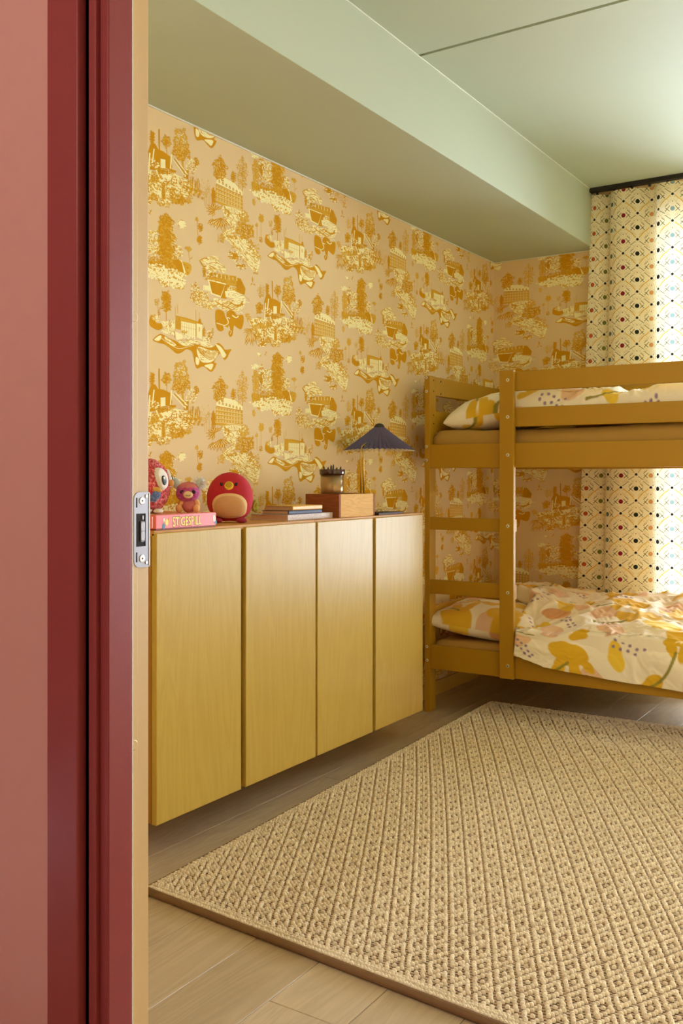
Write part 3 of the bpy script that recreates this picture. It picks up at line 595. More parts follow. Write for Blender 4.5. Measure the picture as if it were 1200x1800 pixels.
def bed_print(u, v):
    u = np.mod(u, .8); v = np.mod(v, .8); col = np.broadcast_to(PAL['w'], u.shape + (3,)).copy()
    def blend(mask, c): col[...] = col * (1 - mask[..., None]) + PAL[c] * mask[..., None]
    def wrapd(d): return (d + .4) % .8 - .4
    for (a, b, ru, rv, an, c) in ELL:
        du, dv = wrapd(u - a), wrapd(v - b); x = du * math.cos(an) + dv * math.sin(an); y = -du * math.sin(an) + dv * math.cos(an)
        wob = 1 + .10 * np.sin(3 * np.arctan2(y, x) + a * 40); q = np.sqrt((x / ru) ** 2 + (y / rv) ** 2) / wob
        blend(np.clip((1 - q) * min(ru, rv) / .003 + .5, 0, 1), c)
    for st in STEM:
        dm = np.full(u.shape, 9.0)
        p0, p1, p2 = st
        for k in range(61):
            t = k / 60; x = (1 - t) ** 2 * p0[0] + 2 * t * (1 - t) * p1[0] + t * t * p2[0]; y = (1 - t) ** 2 * p0[1] + 2 * t * (1 - t) * p1[1] + t * t * p2[1]
            dm = np.minimum(dm, np.hypot(wrapd(u - x), wrapd(v - y)))
        blend(np.clip((.006 - dm) / .003 + .5, 0, 1), 'o')
    rr = random.Random(5)
    for (a, b, an, n) in DOTC:
        for k in range(n):
            t = (k // 2) / (n / 2) - .5; o_ = (k % 2 - .5) * .026 + rr.uniform(-.006, .006); x = a + .14 * t * math.cos(an) - o_ * math.sin(an); y = b + .14 * t * math.sin(an) + o_ * math.cos(an)
            blend(np.clip((.0068 - np.hypot(wrapd(u - x), wrapd(v - y))) / .003 + .5, 0, 1), 'v')
    return col
t = NT('printed_bedding_cotton'); at_ = t.node('ShaderNodeAttribute', attribute_name='print'); t.base(at_.outputs['Color'], .8); t.b.inputs['Sheen Weight'].default_value = .15; t.bump(t.noise(t.pos(), 900, 2), .12, .0006); M_print = t.m
_rng = np.random.RandomState(4)
def vnoise(x, y, f, seed):
    """smooth value noise"""
    r = np.random.RandomState(seed).rand(64, 64); X = x * f + 100; Y = y * f + 100; xi = np.floor(X).astype(int); yi = np.floor(Y).astype(int); fx = X - xi; fy = Y - yi
    fx = fx * fx * (3 - 2 * fx); fy = fy * fy * (3 - 2 * fy)
    g = lambda a, b: r[a % 64, b % 64]
    return (g(xi, yi) * (1 - fx) * (1 - fy) + g(xi + 1, yi) * fx * (1 - fy) + g(xi, yi + 1) * (1 - fx) * fy + g(xi + 1, yi + 1) * fx * fy) * 2 - 1
def wrinkle(x, y, seed, k=1.0):
    wx = x + .06 * vnoise(x, y, 5, seed + 1); wy = y + .06 * vnoise(x, y, 5, seed + 2)
    ridg = lambda a, b, f, s_: 1 - np.abs(vnoise(a, b, f, s_)) * 2
    return k * (.020 * vnoise(x, y, 3.2, seed + 3) + .012 * ridg(wx * .6 + wy * .8, wy * .5 - wx * .3, 5.5, seed + 4) + .006 * ridg(wx, wy, 11, seed + 5) + .0022 * ridg(wx + wy, wy - wx, 24, seed + 6))
def cloth(name, P, uv, label, cat, thick=.018, group=None):
    """P (nu,nv,3) surface points, uv (nu,nv,2) print coordinates"""
    nu, nv = P.shape[:2]
    o = obj(name, P.reshape(-1, 3), grid_faces(nu, nv), M_print, smooth=True)
    col = bed_print(uv[..., 0], uv[..., 1]).reshape(-1, 3); ca = o.data.color_attributes.new('print', 'FLOAT_COLOR', 'POINT')
    ca.data.foreach_set('color', np.concatenate([col, np.ones((len(col), 1))], 1).astype(np.float32).ravel())
    if thick:
        md = o.modifiers.new('thickness', 'SOLIDIFY'); md.thickness = thick; md.offset = -1
    return tag(o, label, cat, group)
def pillow(name, cx, cy, z, lx, ly, th, rotz, tilt, uvo, label, seed, group):
    n, mN = 120, 100
    a = np.linspace(-1, 1, n)[:, None] * np.ones((1, mN)); b = np.linspace(-1, 1, mN)[None, :] * np.ones((n, 1))
    prof = (np.clip(1 - np.abs(a) ** 2.6, 0, 1) * np.clip(1 - np.abs(b) ** 2.6, 0, 1)) ** .42
    pin = 1 - .09 * (1 - np.abs(b)) * np.abs(a) ** 3; pin2 = 1 - .09 * (1 - np.abs(a)) * np.abs(b) ** 3
    X = a * lx / 2 * pin; Y = b * ly / 2 * pin2
    wr = wrinkle(X * 1.3 + cx, Y * 1.3 + cy, seed, .45) * np.clip(prof * 1.4, .15, 1)
    top = np.stack([X, Y, th * .62 * prof + wr + .004], -1); bot = np.stack([X, Y, -th * .38 * prof], -1)
    V = np.concatenate([top.reshape(-1, 3), bot.reshape(-1, 3)]); N = n * mN
    Fc = grid_faces(n, mN) + [f[::-1] for f in grid_faces(n, mN, N)]
    rim = [i * mN for i in range(n)] + [(n - 1) * mN + j for j in range(1, mN)] + [i * mN + mN - 1 for i in range(n - 2, -1, -1)] + [j for j in range(mN - 2, 0, -1)]
    for k in range(len(rim)): p, q = rim[k], rim[(k + 1) % len(rim)]; Fc.append([q, p, p + N, q + N])
    Mx = Matrix.Translation((cx, cy, z)) @ Matrix.Rotation(rotz, 4, 'Z') @ Matrix.Rotation(tilt, 4, 'Y')
    Wd = np.array(Mx)[:3, :3] @ V.T + np.array(Mx)[:3, 3:4]
    o = obj(name, Wd.T, Fc, M_print, smooth=True)
    uvx = np.concatenate([X.ravel(), X.ravel() + .3]) + uvo[0]; uvy = np.concatenate([Y.ravel(), Y.ravel() + .2]) + uvo[1]
    col = bed_print(uvx, uvy); ca = o.data.color_attributes.new('print', 'FLOAT_COLOR', 'POINT')
    ca.data.foreach_set('color', np.concatenate([col, np.ones((len(col), 1))], 1).astype(np.float32).ravel())
    return tag(o, label, 'pillow', group)
def mattress(z0, z1, label, sag=.004, seed=1):
    n, mN = 90, 50
    X = np.linspace(IX0 + .004, IX1 - .004, n)[:, None] * np.ones((1, mN)); Y = np.linspace(BYF + .03, BYB - .03, mN)[None, :] * np.ones((n, 1))
    e = np.minimum(np.minimum(X - X.min(), X.max() - X), np.minimum(Y - Y.min(), Y.max() - Y)); rd = np.sqrt(np.clip(1 - (1 - np.clip(e / .035, 0, 1)) ** 2, 0, 1))
    Z = z1 - .035 * (1 - rd) + sag * vnoise(X, Y, 3, seed) + .0025 * vnoise(X + Y * .4, Y, 14, seed + 1)
    V = np.concatenate([np.stack([X, Y, Z], -1).reshape(-1, 3), np.stack([X, Y, np.full_like(X, z0)], -1).reshape(-1, 3)]); N = n * mN
    Fc = grid_faces(n, mN) + [f[::-1] for f in grid_faces(n, mN, N)]
    rim = [i * mN for i in range(n)] + [(n - 1) * mN + j for j in range(1, mN)] + [i * mN + mN - 1 for i in range(n - 2, -1, -1)] + [j for j in range(mN - 2, 0, -1)]
    for k in range(len(rim)): p, q = rim[k], rim[(k + 1) % len(rim)]; Fc.append([q, p, p + N, q + N])
    return tag(obj('mattress', V, Fc, M_sheet, smooth=True), label, 'mattress', 'bunk mattresses')
mattress(.241, .338, 'ochre sheeted mattress on the lower bunk', seed=21)
mattress(1.176, 1.315, 'ochre sheeted mattress on the upper bunk behind the rails', .010, 31)
pillow('pillow', -1.862, 4.25, .392, .53, .52, .15, .06, .10, (.02, .10), 'floral printed pillow on the lower bunk, its corner poking past the post', 41, 'bed pillows')
pillow('pillow', -1.80, 4.30, 1.382, .48, .56, .17, .04, -.16, (.28, .52), 'floral printed pillow on the upper bunk', 51, 'bed pillows')
# duvets
def duvet(zt, drape, x0, x1, y_front, seed, uvo, label, bulge):
    nu, nv = 380, 330
    s = np.linspace(0, 1, nu)[:, None] * np.ones((1, nv)); tt = np.linspace(0, 1, nv)[None, :] * np.ones((nu, 1))
    X = x0 + (x1 - x0) * s
    skewed = x0 < -1.715
    prof = []                                             # profile from the back edge to the hem
    yb = BYB - .035
    pts = [(yb, zt - .05), (yb - .02, zt + .00), (yb - .09, zt + .055), (yb - .30, zt + .06), (yb - .60, zt + .045)] + drape
    q = np.array(pts); seg = np.r_[0, np.cumsum(np.hypot(*np.diff(q, axis=0).T))]; L = seg[-1]
    tl = tt * L
    # smooth the polyline profile
    fine = np.linspace(0, L, 400); py_ = np.interp(fine, seg, q[:, 0]); pz_ = np.interp(fine, seg, q[:, 1])
    ker = np.hanning(41); ker /= ker.sum()
    pad = lambda v_: np.convolve(np.r_[2 * v_[0] - v_[1:21][::-1], v_, 2 * v_[-1] - v_[-21:-1][::-1]], ker, 'valid')
    py_, pz_ = pad(py_), pad(pz_)
    Y = np.interp(tl, fine, py_); Z = np.interp(tl, fine, pz_)
    dy = np.gradient(py_, fine); dz = np.gradient(pz_, fine); NY = np.interp(tl, fine, dz); NZ = np.interp(tl, fine, -dy)
    if skewed:
        q_ = np.clip((Y - 4.34) / .26, 0, 1); X = X - .26 * q_ * q_ * (3 - 2 * q_) * (1 - s) ** 6
    wr = wrinkle(X, tl, seed, 1.7) + bulge(X, Y)
    edge = np.clip(np.minimum(s, 1 - s) / .02, 0, 1)
    wr = wr * (.35 + .65 * edge) - .03 * (1 - np.sqrt(np.clip(1 - (1 - edge) ** 2, 0, 1)))
    hang = np.clip((seg[-1] - tl) / .22, 0, 1)            # calmer wrinkles on the hanging front
    Y = Y + NY * np.abs(wr) * (1 - hang) * -.0 + NY * wr * np.where(NY < -.3, .35, 1)
    Z = Z + NZ * wr
    return X, Y, Z, tl, L, s
def lower_duvet():
    X, Y, Z, tl, L, s = duvet(.43, [(4.02, .425), (3.955, .405), (3.930, .36), (3.924, .30), (3.922, .235)], -1.72, -.085, 3.93, 61, (0, 0), '', lambda X, Y: .060 * np.exp(-((X + 1.80) / .22) ** 2) * np.clip((Y - 4.2) / .3, 0, 1) + .02 * np.exp(-((X + 1.05) / .2) ** 2 - ((Y - 4.5) / .3) ** 2))
    hem = np.interp(X, [-1.72, -1.64, -1.49, -1.39, -1.15, -.924, -.085], [.085, .083, .045, .036, .018, .010, .012])   # hem climbs towards the ladder
    k = np.clip((tl - (L - .24)) / .24, 0, 1); Z = Z + hem * k
    Y = np.where(Y < 3.985, np.minimum(Y, 3.9335), Y); Y = np.where(Y < 3.985, Y + .004 * np.sin(X * 23 + 1) * k - .004 * k, Y)
    post = X < LX1 + .012; Y = np.where(post & (Y < 3.995), np.maximum(Y, 3.988), Y); Z = np.where(post & (tl > L - .2), np.maximum(Z, .345), Z)
    Z = np.maximum(Z, np.where(Y > 3.96, .352, -1)); Z = np.where((X < -1.6) & (Y > 3.99), np.maximum(Z, .40 + .10 * np.clip((Y - 4.25) / .25, 0, 1)), Z)
    cloth('duvet', np.stack([X, Y, Z], -1), np.stack([X + .35, tl * .98 + .12], -1), 'floral printed duvet on the lower bunk, spilling over its front rail', 'duvet', .006, 'bed duvets')
lower_duvet()
def upper_duvet():
    X, Y, Z, tl, L, s = duvet(1.385, [(4.10, 1.455), (4.03, 1.435), (4.005, 1.395), (4.002, 1.345)], -1.70, -.085, 4.0, 81, (0, 0), '', lambda X, Y: np.interp(X, [-1.7, -1.5, -1.3, -1.15, -.95, -.6, -.1], [.022, .014, -.008, .004, .016, 0, 0]) - .004)
    Y = np.maximum(Y, 3.995)
    cloth('duvet', np.stack([X, Y, Z], -1), np.stack([X + .1, tl + .4], -1), 'floral printed duvet on the upper bunk behind the guard rails', 'duvet', .006, 'bed duvets')
upper_duvet()

# ---- rug: woven loops standing on a backing, bound edges
t = NT('rug_jute_loops'); oi = t.node('ShaderNodeAttribute', attribute_name='loop'); n1 = t.noise(t.pos(), 420, 2); n2 = t.noise(t.pos(), 5, 2)
c = t.mix(oi.outputs['Fac'], rgb(176, 144, 102), rgb(255, 244, 216)); c = t.mix(t.M('MULTIPLY', n1, .34), c, rgb(170, 130, 84)); t.base(c, .85); t.b.inputs['Sheen Weight'].default_value = .2; t.bump(n1, .5, .0015); M_loop = t.m  # shade between loops and highlights on tall ones put into the colour
M_back = plain('rug_backing', rgb(84, 58, 34), .9); M_bind = plain('rug_binding_brown', rgb(124, 92, 60), .75, var=.1, vscale=60, bump=.2, bscale=400)  # backing kept dark brown so gaps between loops look shaded
NL, FL, FR, NR = (-1.795, 1.832), (-1.893, 4.250), (-.16, 4.250), (-.16, 1.715)
def rugp(a, b):
    x = (1 - a) * ((1 - b) * NL[0] + b * FL[0]) + a * ((1 - b) * NR[0] + b * FR[0]); y = (1 - a) * ((1 - b) * NL[1] + b * FL[1]) + a * ((1 - b) * NR[1] + b * FR[1])
    far = np.clip((b - .72) / .28, 0, 1)
    z = .014 + far * (.006 * np.sin(b * 62 + a * 5) + .004 * np.sin(b * 38 - a * 9)) * np.clip((1 - b) / .03, 0, 1) * np.clip(a * 6, 0, 1)
    return x, y, z
rug = empty('rug', (-1.0, 3.0, 0), 'large beige woven rug with a diamond relief and brown bound edge', 'rug')
ga, gb = np.meshgrid(np.linspace(0, 1, 40), np.linspace(0, 1, 120), indexing='ij'); gx, gy, gz = rugp(ga, gb)
Vt = np.stack([gx, gy, gz], -1).reshape(-1, 3); Vb = Vt.copy(); Vb[:, 2] = .0005
nT = len(Vt); Fc = grid_faces(40, 120) + [f_[::-1] for f_ in grid_faces(40, 120, nT)]
rim = [i_ * 120 for i_ in range(40)] + [39 * 120 + j for j in range(1, 120)] + [i_ * 120 + 119 for i_ in range(38, -1, -1)] + [j for j in range(118, 0, -1)]
for k in range(len(rim)): p, q = rim[k], rim[(k + 1) % len(rim)]; Fc.append([q, p, p + nT, q + nT])
obj('backing', np.concatenate([Vt, Vb]), Fc, M_back, rug)
NX, NY_ = 178, 264                                         # loops across / along
ii, jj = np.meshgrid(np.arange(NX), np.arange(NY_), indexing='ij')
rs = np.random.RandomState(9)
xx = (ii + .5 * (jj % 2)) % 6 - 3 + 0; yy = jj % 12 - 6
xx = np.abs(xx); yy = np.abs(yy); ring = np.floor(xx + yy / 2.0).astype(int)          # concentric diamonds
dd = xx + yy / 2.0; dd = np.minimum(dd, 6 - dd); hgt = np.where(dd < .6, .95, np.where(dd < 1.3, .08, 1.0))
groove = np.abs(dd - 3) < .3; hgt = np.where(groove, .16, hgt)
border = (jj < 4) | (jj > NY_ - 5) | (ii < 3) | (ii > NX - 4); hgt = np.where(border, np.where(jj % 2 == 0, 1.0, .85), hgt)
aa = (ii + .5 + .35 * (jj % 2 - .5) + rs.uniform(-.10, .10, ii.shape)) / NX; bb_ = (jj + .5 + rs.uniform(-.10, .10, ii.shape)) / NY_
X0, Y0, Z0 = rugp(np.clip(aa, .003, .997), np.clip(bb_, .003, .997)); N = X0.size
X0, Y0, Z0, H = X0.ravel(), Y0.ravel(), Z0.ravel(), (hgt * rs.uniform(.85, 1.12, hgt.shape)).ravel()
ang = np.where(border, .25, .42).ravel() + rs.uniform(-.22, .22, N)
k6 = np.arange(6) * math.pi / 3
def ringv(rx, ry, z):
    lx = rx * np.cos(k6)[None, :] * np.ones((N, 1)); ly = ry * np.sin(k6)[None, :] * np.ones((N, 1)); ca, sa = np.cos(ang)[:, None], np.sin(ang)[:, None]
    return np.stack([X0[:, None] + lx * ca - ly * sa, Y0[:, None] + lx * sa + ly * ca, (Z0[:, None] + z) * np.ones((1, 6))], -1)
hh = (.0078 * H)[:, None]
R0 = ringv(.0057, .0041, -.001 + 0 * hh); R1 = ringv(.0051, .0035, hh * .62); R2 = ringv(.0030, .0016, hh)
VV = np.concatenate([R0, R1, R2], 1).reshape(-1, 3)
base = (np.arange(N) * 18)[:, None]; quads = []
for lv in (0, 6):
    for k in range(6): quads.append(np.stack([base[:, 0] + lv + k, base[:, 0] + lv + (k + 1) % 6, base[:, 0] + lv + 6 + (k + 1) % 6, base[:, 0] + lv + 6 + k], 1))
quads.append(base + np.array([[12, 13, 14, 15]])); quads.append(base + np.array([[12, 15, 16, 17]]))
Q = np.concatenate(quads)
me = bpy.data.meshes.new('loop_pile'); nv_ = len(VV); nf = len(Q)
me.vertices.add(nv_); me.vertices.foreach_set('co', (VV - np.array([-1.0, 3.0, 0])).ravel()); me.loops.add(nf * 4); me.loops.foreach_set('vertex_index', Q.ravel().astype(np.int32)); me.polygons.add(nf)
me.polygons.foreach_set('loop_start', np.arange(0, nf * 4, 4, dtype=np.int32)); me.polygons.foreach_set('use_smooth', np.ones(nf, dtype=bool)); me.update(calc_edges=True)
at2 = me.attributes.new('loop', 'FLOAT', 'POINT'); at2.data.foreach_set('value', np.repeat(np.clip(H * .8 + rs.uniform(-.15, .25, N), 0, 1), 18).astype(np.float32))  # low loops coloured darker to imitate shade by depth
me.materials.append(M_loop); lo = link(bpy.data.objects.new('loop_pile', me), rug, (-1.0, 3.0, 0)); lo['kind'] = 'stuff'
for (p, q, nm) in ((NL, NR, 'edge_binding'), (NL, FL, 'edge_binding'), (FL, FR, 'edge_binding'), (NR, FR, 'edge_binding')):
    ptsb = [(p[0] + (q[0] - p[0]) * k / 30, p[1] + (q[1] - p[1]) * k / 30, .0098) for k in range(31)]; V, Fc = tube_data(ptsb, .0095, 10); obj(nm, V, Fc, M_bind, rug, smooth=True)

# ---- curtain and its track
t = NT('dotted_curtain_cotton')
uvn = t.node('ShaderNodeUVMap', uv_map='cloth'); sx_ = t.node('ShaderNodeSeparateXYZ'); t.l.new(uvn.outputs[0], sx_.inputs[0])
PC, HCU = .074, .134
cu = t.M('DIVIDE', sx_.outputs[0], PC); ci = t.M('FLOOR', cu); par = t.M('MULTIPLY', t.M('MODULO', ci, 2.0), .5)
fx = t.M('SUBTRACT', t.M('SUBTRACT', cu, ci), .5)                                # -0.5..0.5 across one column
fv = t.M('FRACT', t.M('ADD', t.M('DIVIDE', sx_.outputs[1], HCU), par)); ax = t.M('MULTIPLY', t.M('ABSOLUTE', fx), PC); yv = t.M('MULTIPLY', t.M('SUBTRACT', fv, .5), HCU)   # metres
def dot(x, y, r): return t.M('LESS_THAN', t.M('SQRT', t.M('ADD', t.M('POWER', t.M('SUBTRACT', ax, x), 2.0), t.M('POWER', t.M('SUBTRACT', yv, y), 2.0))), r)
def segm(x0, y0, x1, y1, wd):
    dx, dy = x1 - x0, y1 - y0; L2_ = dx * dx + dy * dy
    rx_, ry_ = t.M('SUBTRACT', ax, x0), t.M('SUBTRACT', yv, y0); h_ = t.M('DIVIDE', t.M('ADD', t.M('MULTIPLY', rx_, dx), t.M('MULTIPLY', ry_, dy)), L2_, clamp=True)
    ex, ey = t.M('SUBTRACT', rx_, t.M('MULTIPLY', h_, dx)), t.M('SUBTRACT', ry_, t.M('MULTIPLY', h_, dy))
    return t.M('LESS_THAN', t.M('SQRT', t.M('ADD', t.M('POWER', ex, 2.0), t.M('POWER', ey, 2.0))), wd)
def union(*f_):
    r_ = f_[0]
    for g_ in f_[1:]: r_ = t.M('MAXIMUM', r_, g_)
    return r_
idx = t.M('DIVIDE', t.M('ADD', t.M('MODULO', ci, 8.0), .5), 8.0)
bigc = t.ramp(idx, [(0, rgb(188, 90, 40)), (.125, rgb(112, 118, 52)), (.25, rgb(96, 118, 104)), (.375, rgb(140, 22, 44)), (.5, rgb(20, 34, 26)), (.625, rgb(214, 158, 92)), (.75, rgb(30, 26, 22)), (.875, rgb(140, 170, 172))], 'CONSTANT')
col = rgb(246, 238, 204)
ev = t.M('LESS_THAN', par, .25); od = t.M('SUBTRACT', 1.0, ev); hp = PC / 2
both = lambda e_, o_: t.M('MAXIMUM', t.M('MULTIPLY', ev, e_), t.M('MULTIPLY', od, o_))
fine = union(segm(.008, -.036, hp, -.008, .0005), segm(.006, .046, hp, .018, .0005), segm(.012, .030, .030, .052, .0005), segm(.010, -.040, hp, -.018, .0004)); col = t.mix(fine, col, rgb(186, 156, 70))
yel = both(union(segm(.011, -.050, .017, -.042, .0020), segm(.017, -.042, hp, -.020, .0021)), union(segm(hp, .047, .020, .058, .0021), segm(.020, .058, .011, .070, .0020))); col = t.mix(yel, col, rgb(226, 176, 24))
drk = both(segm(hp, .045, .012, .062, .0013), segm(.010, -.052, hp, -.030, .0013)); drk = union(drk, segm(.015, -.012, .033, .004, .0014), segm(.013, .014, .036, -.012, .0014), segm(.020, .026, hp, .010, .0012)); col = t.mix(drk, col, rgb(64, 62, 30))
tiny = union(dot(.010, -.050, .0015), dot(.009, -.066, .0015), dot(.010, .060, .0014), dot(.031, .020, .0012), dot(.026, -.030, .0014), dot(.034, .034, .0013)); col = t.mix(tiny, col, rgb(160, 112, 20))
col = t.mix(dot(0, .037, .0026), col, rgb(150, 60, 40)); col = t.mix(dot(0, -.061, .0068), col, rgb(26, 22, 26)); col = t.mix(dot(0, .073, .0068), col, rgb(26, 22, 26)); col = t.mix(dot(0, 0, .0112), col, bigc)
t.base(col, .85); trl = t.node('ShaderNodeBsdfTranslucent'); t.l.new(col, trl.inputs[0]); mx = t.node('ShaderNodeMixShader'); mx.inputs[0].default_value = .26
t.l.new(t.b.outputs[0], mx.inputs[1]); t.l.new(trl.outputs[0], mx.inputs[2]); t.l.new(mx.outputs[0], t.out.inputs[0]); M_curt = t.m
cur = empty('curtain', (-1.3, 4.945, .02), 'cream full-length curtain with dots and crossed lines, hanging by the window', 'curtain')
nu, nv = 420, 60
su = np.linspace(0, 1, nu)
CP = [(-1.640, .010), (-1.628, .000), (-1.590, .004), (-1.555, .034), (-1.540, .040), (-1.522, -.006), (-1.490, -.026), (-1.440, -.022), (-1.385, -.004), (-1.335, .030), (-1.310, .034), (-1.292, -.008), (-1.262, -.028), (-1.20, -.018), (-1.13, .020), (-1.10, .028), (-1.085, .02)]
cpx = np.array([p_[0] for p_ in CP[1:-1]]); cpy = np.array([p_[1] for p_ in CP[1:-1]])
_f = np.linspace(0, 1, 500); _x = np.interp(_f * (len(cpx) - 1), np.arange(len(cpx)), cpx); _y = np.interp(_f * (len(cpx) - 1), np.arange(len(cpx)), cpy)
_kr = np.hanning(29); _kr /= _kr.sum(); _sm = lambda v_: np.convolve(np.r_[2 * v_[0] - v_[1:15][::-1], v_, 2 * v_[-1] - v_[-15:-1][::-1]], _kr, 'valid')
_x, _y = _sm(_x), _sm(_y)
def fold(u, k):
    """plan shape of the hanging cloth at height fraction k (0 top, 1 bottom): few broad pleats, left edge flaring out"""
    x = np.interp(u, _f, _x); y = np.interp(u, _f, _y)
    return x - .100 * k * np.exp(-(x + 1.64) / .13), 4.944 + y * (1 - .25 * k * np.exp(-(x + 1.64) / .13))
xt, yt = fold(su, .5); arc_u = np.r_[0, np.cumsum(np.hypot(np.diff(xt), np.diff(yt)))]
Vc, UV = [], []
ztop, zbot = 2.578, .03
for i_, u_ in enumerate(su):
    for j in range(nv):
        k = j / (nv - 1); x, y = fold(u_, k); Vc.append((x, y, ztop + (zbot - ztop) * k)); UV.append((arc_u[i_] * 1.0 + .012, (1 - k) * (ztop - zbot)))
pan = obj('cloth_panel', Vc, grid_faces(nu, nv), M_curt, cur, smooth=True)
uvl = pan.data.uv_layers.new(name='cloth'); li = np.zeros(len(pan.data.loops), dtype=np.int32); pan.data.loops.foreach_get('vertex_index', li); uvl.data.foreach_set('uv', np.array(UV)[li].astype(np.float32).ravel())
tr_ = empty('curtain_track', (-.35, 4.935, 2.585), 'dark curtain track fixed under the ceiling', 'curtain rail')
box('track_profile', -1.631, 1.70, 4.917, 4.952, 2.588, HC, M_black, tr_, .002)
for k in range(6): box('glider', -1.60 + k * .09, -1.588 + k * .09, 4.93, 4.942, 2.574, 2.588, M_black, tr_, .001)

# ================================================================== THINGS ON THE CABINETS
TOP = 0.945
# ---- board game box
t = NT('game_box_lid_print'); n1 = t.noise(t.pos(), 26, 2); col = t.ramp(n1, [(0, rgb(222, 120, 110)), (.42, rgb(232, 170, 90)), (.55, rgb(210, 96, 96)), (.66, rgb(150, 150, 90))], 'CONSTANT'); t.base(col, .4); M_lid = t.m
M_gbox = plain('game_box_coral_card', rgb(232, 112, 112), .38, var=.05, vscale=60)
M_gboxd = plain('game_box_dark_base', rgb(120, 30, 30), .5); M_yel = plain('lettering_yellow', rgb(250, 226, 110), .5); M_olv = plain('lettering_outline', rgb(140, 60, 40), .5)
M_blue = plain('print_blue', rgb(60, 140, 180), .5); M_wht = plain('print_white', rgb(240, 232, 225), .5)
GX0, GX1, GY0, GY1 = -2.195, -1.908, 1.985, 2.246
g = empty('board_game_box', ((GX0 + GX1) / 2, (GY0 + GY1) / 2, TOP), 'flat coral board game box lettered STIGESPILL on the cabinet', 'game box')
box('box_base', GX0 + .002, GX1 - .002, GY0 + .002, GY1 - .002, TOP, TOP + .006, M_gboxd, g, .001)
lid = box('box_lid', GX0, GX1, GY0, GY1, TOP + .004, TOP + .0435, M_gbox, g, .0015)
box('lid_picture', GX0 + .004, GX1 - .004, GY0 + .004, GY1 - .004, TOP + .0432, TOP + .0440, M_lid, lid, 0)
def text(name, body, y, z, h, wscale, m, parent, off, bold=0.0):
    cv = bpy.data.curves.new(name, 'FONT'); cv.body = body; cv.size = 1.0; cv.extrude = .01; cv.offset = bold
    o = bpy.data.objects.new(name, cv); C.objects.link(o); dg = bpy.context.evaluated_depsgraph_get(); me = bpy.data.meshes.new_from_object(o.evaluated_get(dg)); bpy.data.objects.remove(o)
    co = np.zeros(len(me.vertices) * 3); me.vertices.foreach_get('co', co); co = co.reshape(-1, 3)
    lo_, hi_ = co.min(0), co.max(0); u = (co[:, 0] - lo_[0]) / (hi_[0] - lo_[0]); v_ = (co[:, 1] - lo_[1]) / (hi_[1] - lo_[1]); dpt = (co[:, 2] - lo_[2]) / (hi_[2] - lo_[2])
    wob = .10 * np.sin(u * 31.0) * h
    W = np.stack([GX1 + off * dpt, y + u * wscale, z + v_ * h + wob * (v_ - .5)], -1)
    at_ = (GX1, y, z); me.vertices.foreach_set('co', (W - np.array(at_)).ravel()); me.materials.clear(); me.materials.append(m); me.update()
    return link(bpy.data.objects.new(name, me), parent, at_)
ty0, ty1 = wlx(303, 910, GX1)[0], wlx(353.5, 910, GX1)[0]
text('lettering_outline', 'STIGESPILL', ty0 - .0008, TOP + .0075, .0295, ty1 - ty0 + .0016, M_olv, lid, .0004, .035)  # printed outline behind the letters
text('lettering', 'STIGESPILL', ty0, TOP + .0090, .0265, ty1 - ty0, M_yel, lid, .0009, .012)
def card_blob(name, px_, py_, ry, rz, m, n=14):
    y, z = wlx(px_, py_, GX1); rr = random.Random(px_); V = [(GX1 + .0006, y + ry * rr.uniform(.75, 1.1) * math.cos(2 * math.pi * k / n), z + rz * rr.uniform(.75, 1.1) * math.sin(2 * math.pi * k / n)) for k in range(n)]
    V += [(GX1 - .0002, v_[1], v_[2]) for v_ in V]; obj(name, V, [list(range(n)), list(range(n, 2 * n))[::-1]] + [[k, n + k, n + (k + 1) % n, (k + 1) % n] for k in range(n)], m, lid)
card_blob('printed_figure', 287.5, 925, .006, .009, M_blue); card_blob('printed_figure', 293, 918, .007, .010, M_yel); card_blob('printed_figure', 288, 914, .0035, .007, M_wht); card_blob('printed_figure', 297, 914, .004, .008, plain('print_orange', rgb(235, 150, 70), .5))
card_blob('printed_figure', 376, 911, .008, .012, M_wht); card_blob('printed_figure', 379, 918, .005, .006, M_blue)
box('printed_line', GX1 - .0002, GX1 + .0005, wlx(267, 915, GX1)[0], wlx(268, 915, GX1)[0], TOP + .008, TOP + .040, M_wht, lid, 0)

# ---- plush toys: built in a frame (right, up, front) that faces the doorway
def frame(yaw):
    r = Vector((math.cos(yaw), math.sin(yaw), 0)); return r, Vector((0, 0, 1)), Vector((r.y, -r.x, 0))
def ellipsoid(name, ctr, fr, rad, m, parent, nu=28, nv=18, shape=None, bump=0.0, seed=0, tilt=0.0):
    r, u, f_ = fr; V = []; rr = np.random.RandomState(seed)
    for i_ in range(nv + 1):
        ph = math.pi * i_ / nv
        for j in range(nu):
            th = 2 * math.pi * j / nu; d = Vector((math.sin(ph) * math.cos(th), math.cos(ph), math.sin(ph) * math.sin(th)))
            k = 1 + bump * (rr.rand() - .5) * 2
            a, b, c_ = d.x * rad[0] * k, d.y * rad[1] * k, d.z * rad[2] * k
            if shape: a, b, c_ = shape(a, b, c_)
            if tilt: a, b = a * math.cos(tilt) - b * math.sin(tilt), a * math.sin(tilt) + b * math.cos(tilt)
            V.append(tuple(Vector(ctr) + r * a + u * b + f_ * c_))
    Fc = [[i_ * nu + j, i_ * nu + (j + 1) % nu, (i_ + 1) * nu + (j + 1) % nu, (i_ + 1) * nu + j] for i_ in range(nv) for j in range(nu)]
    return obj(name, V, Fc, m, parent, smooth=True)
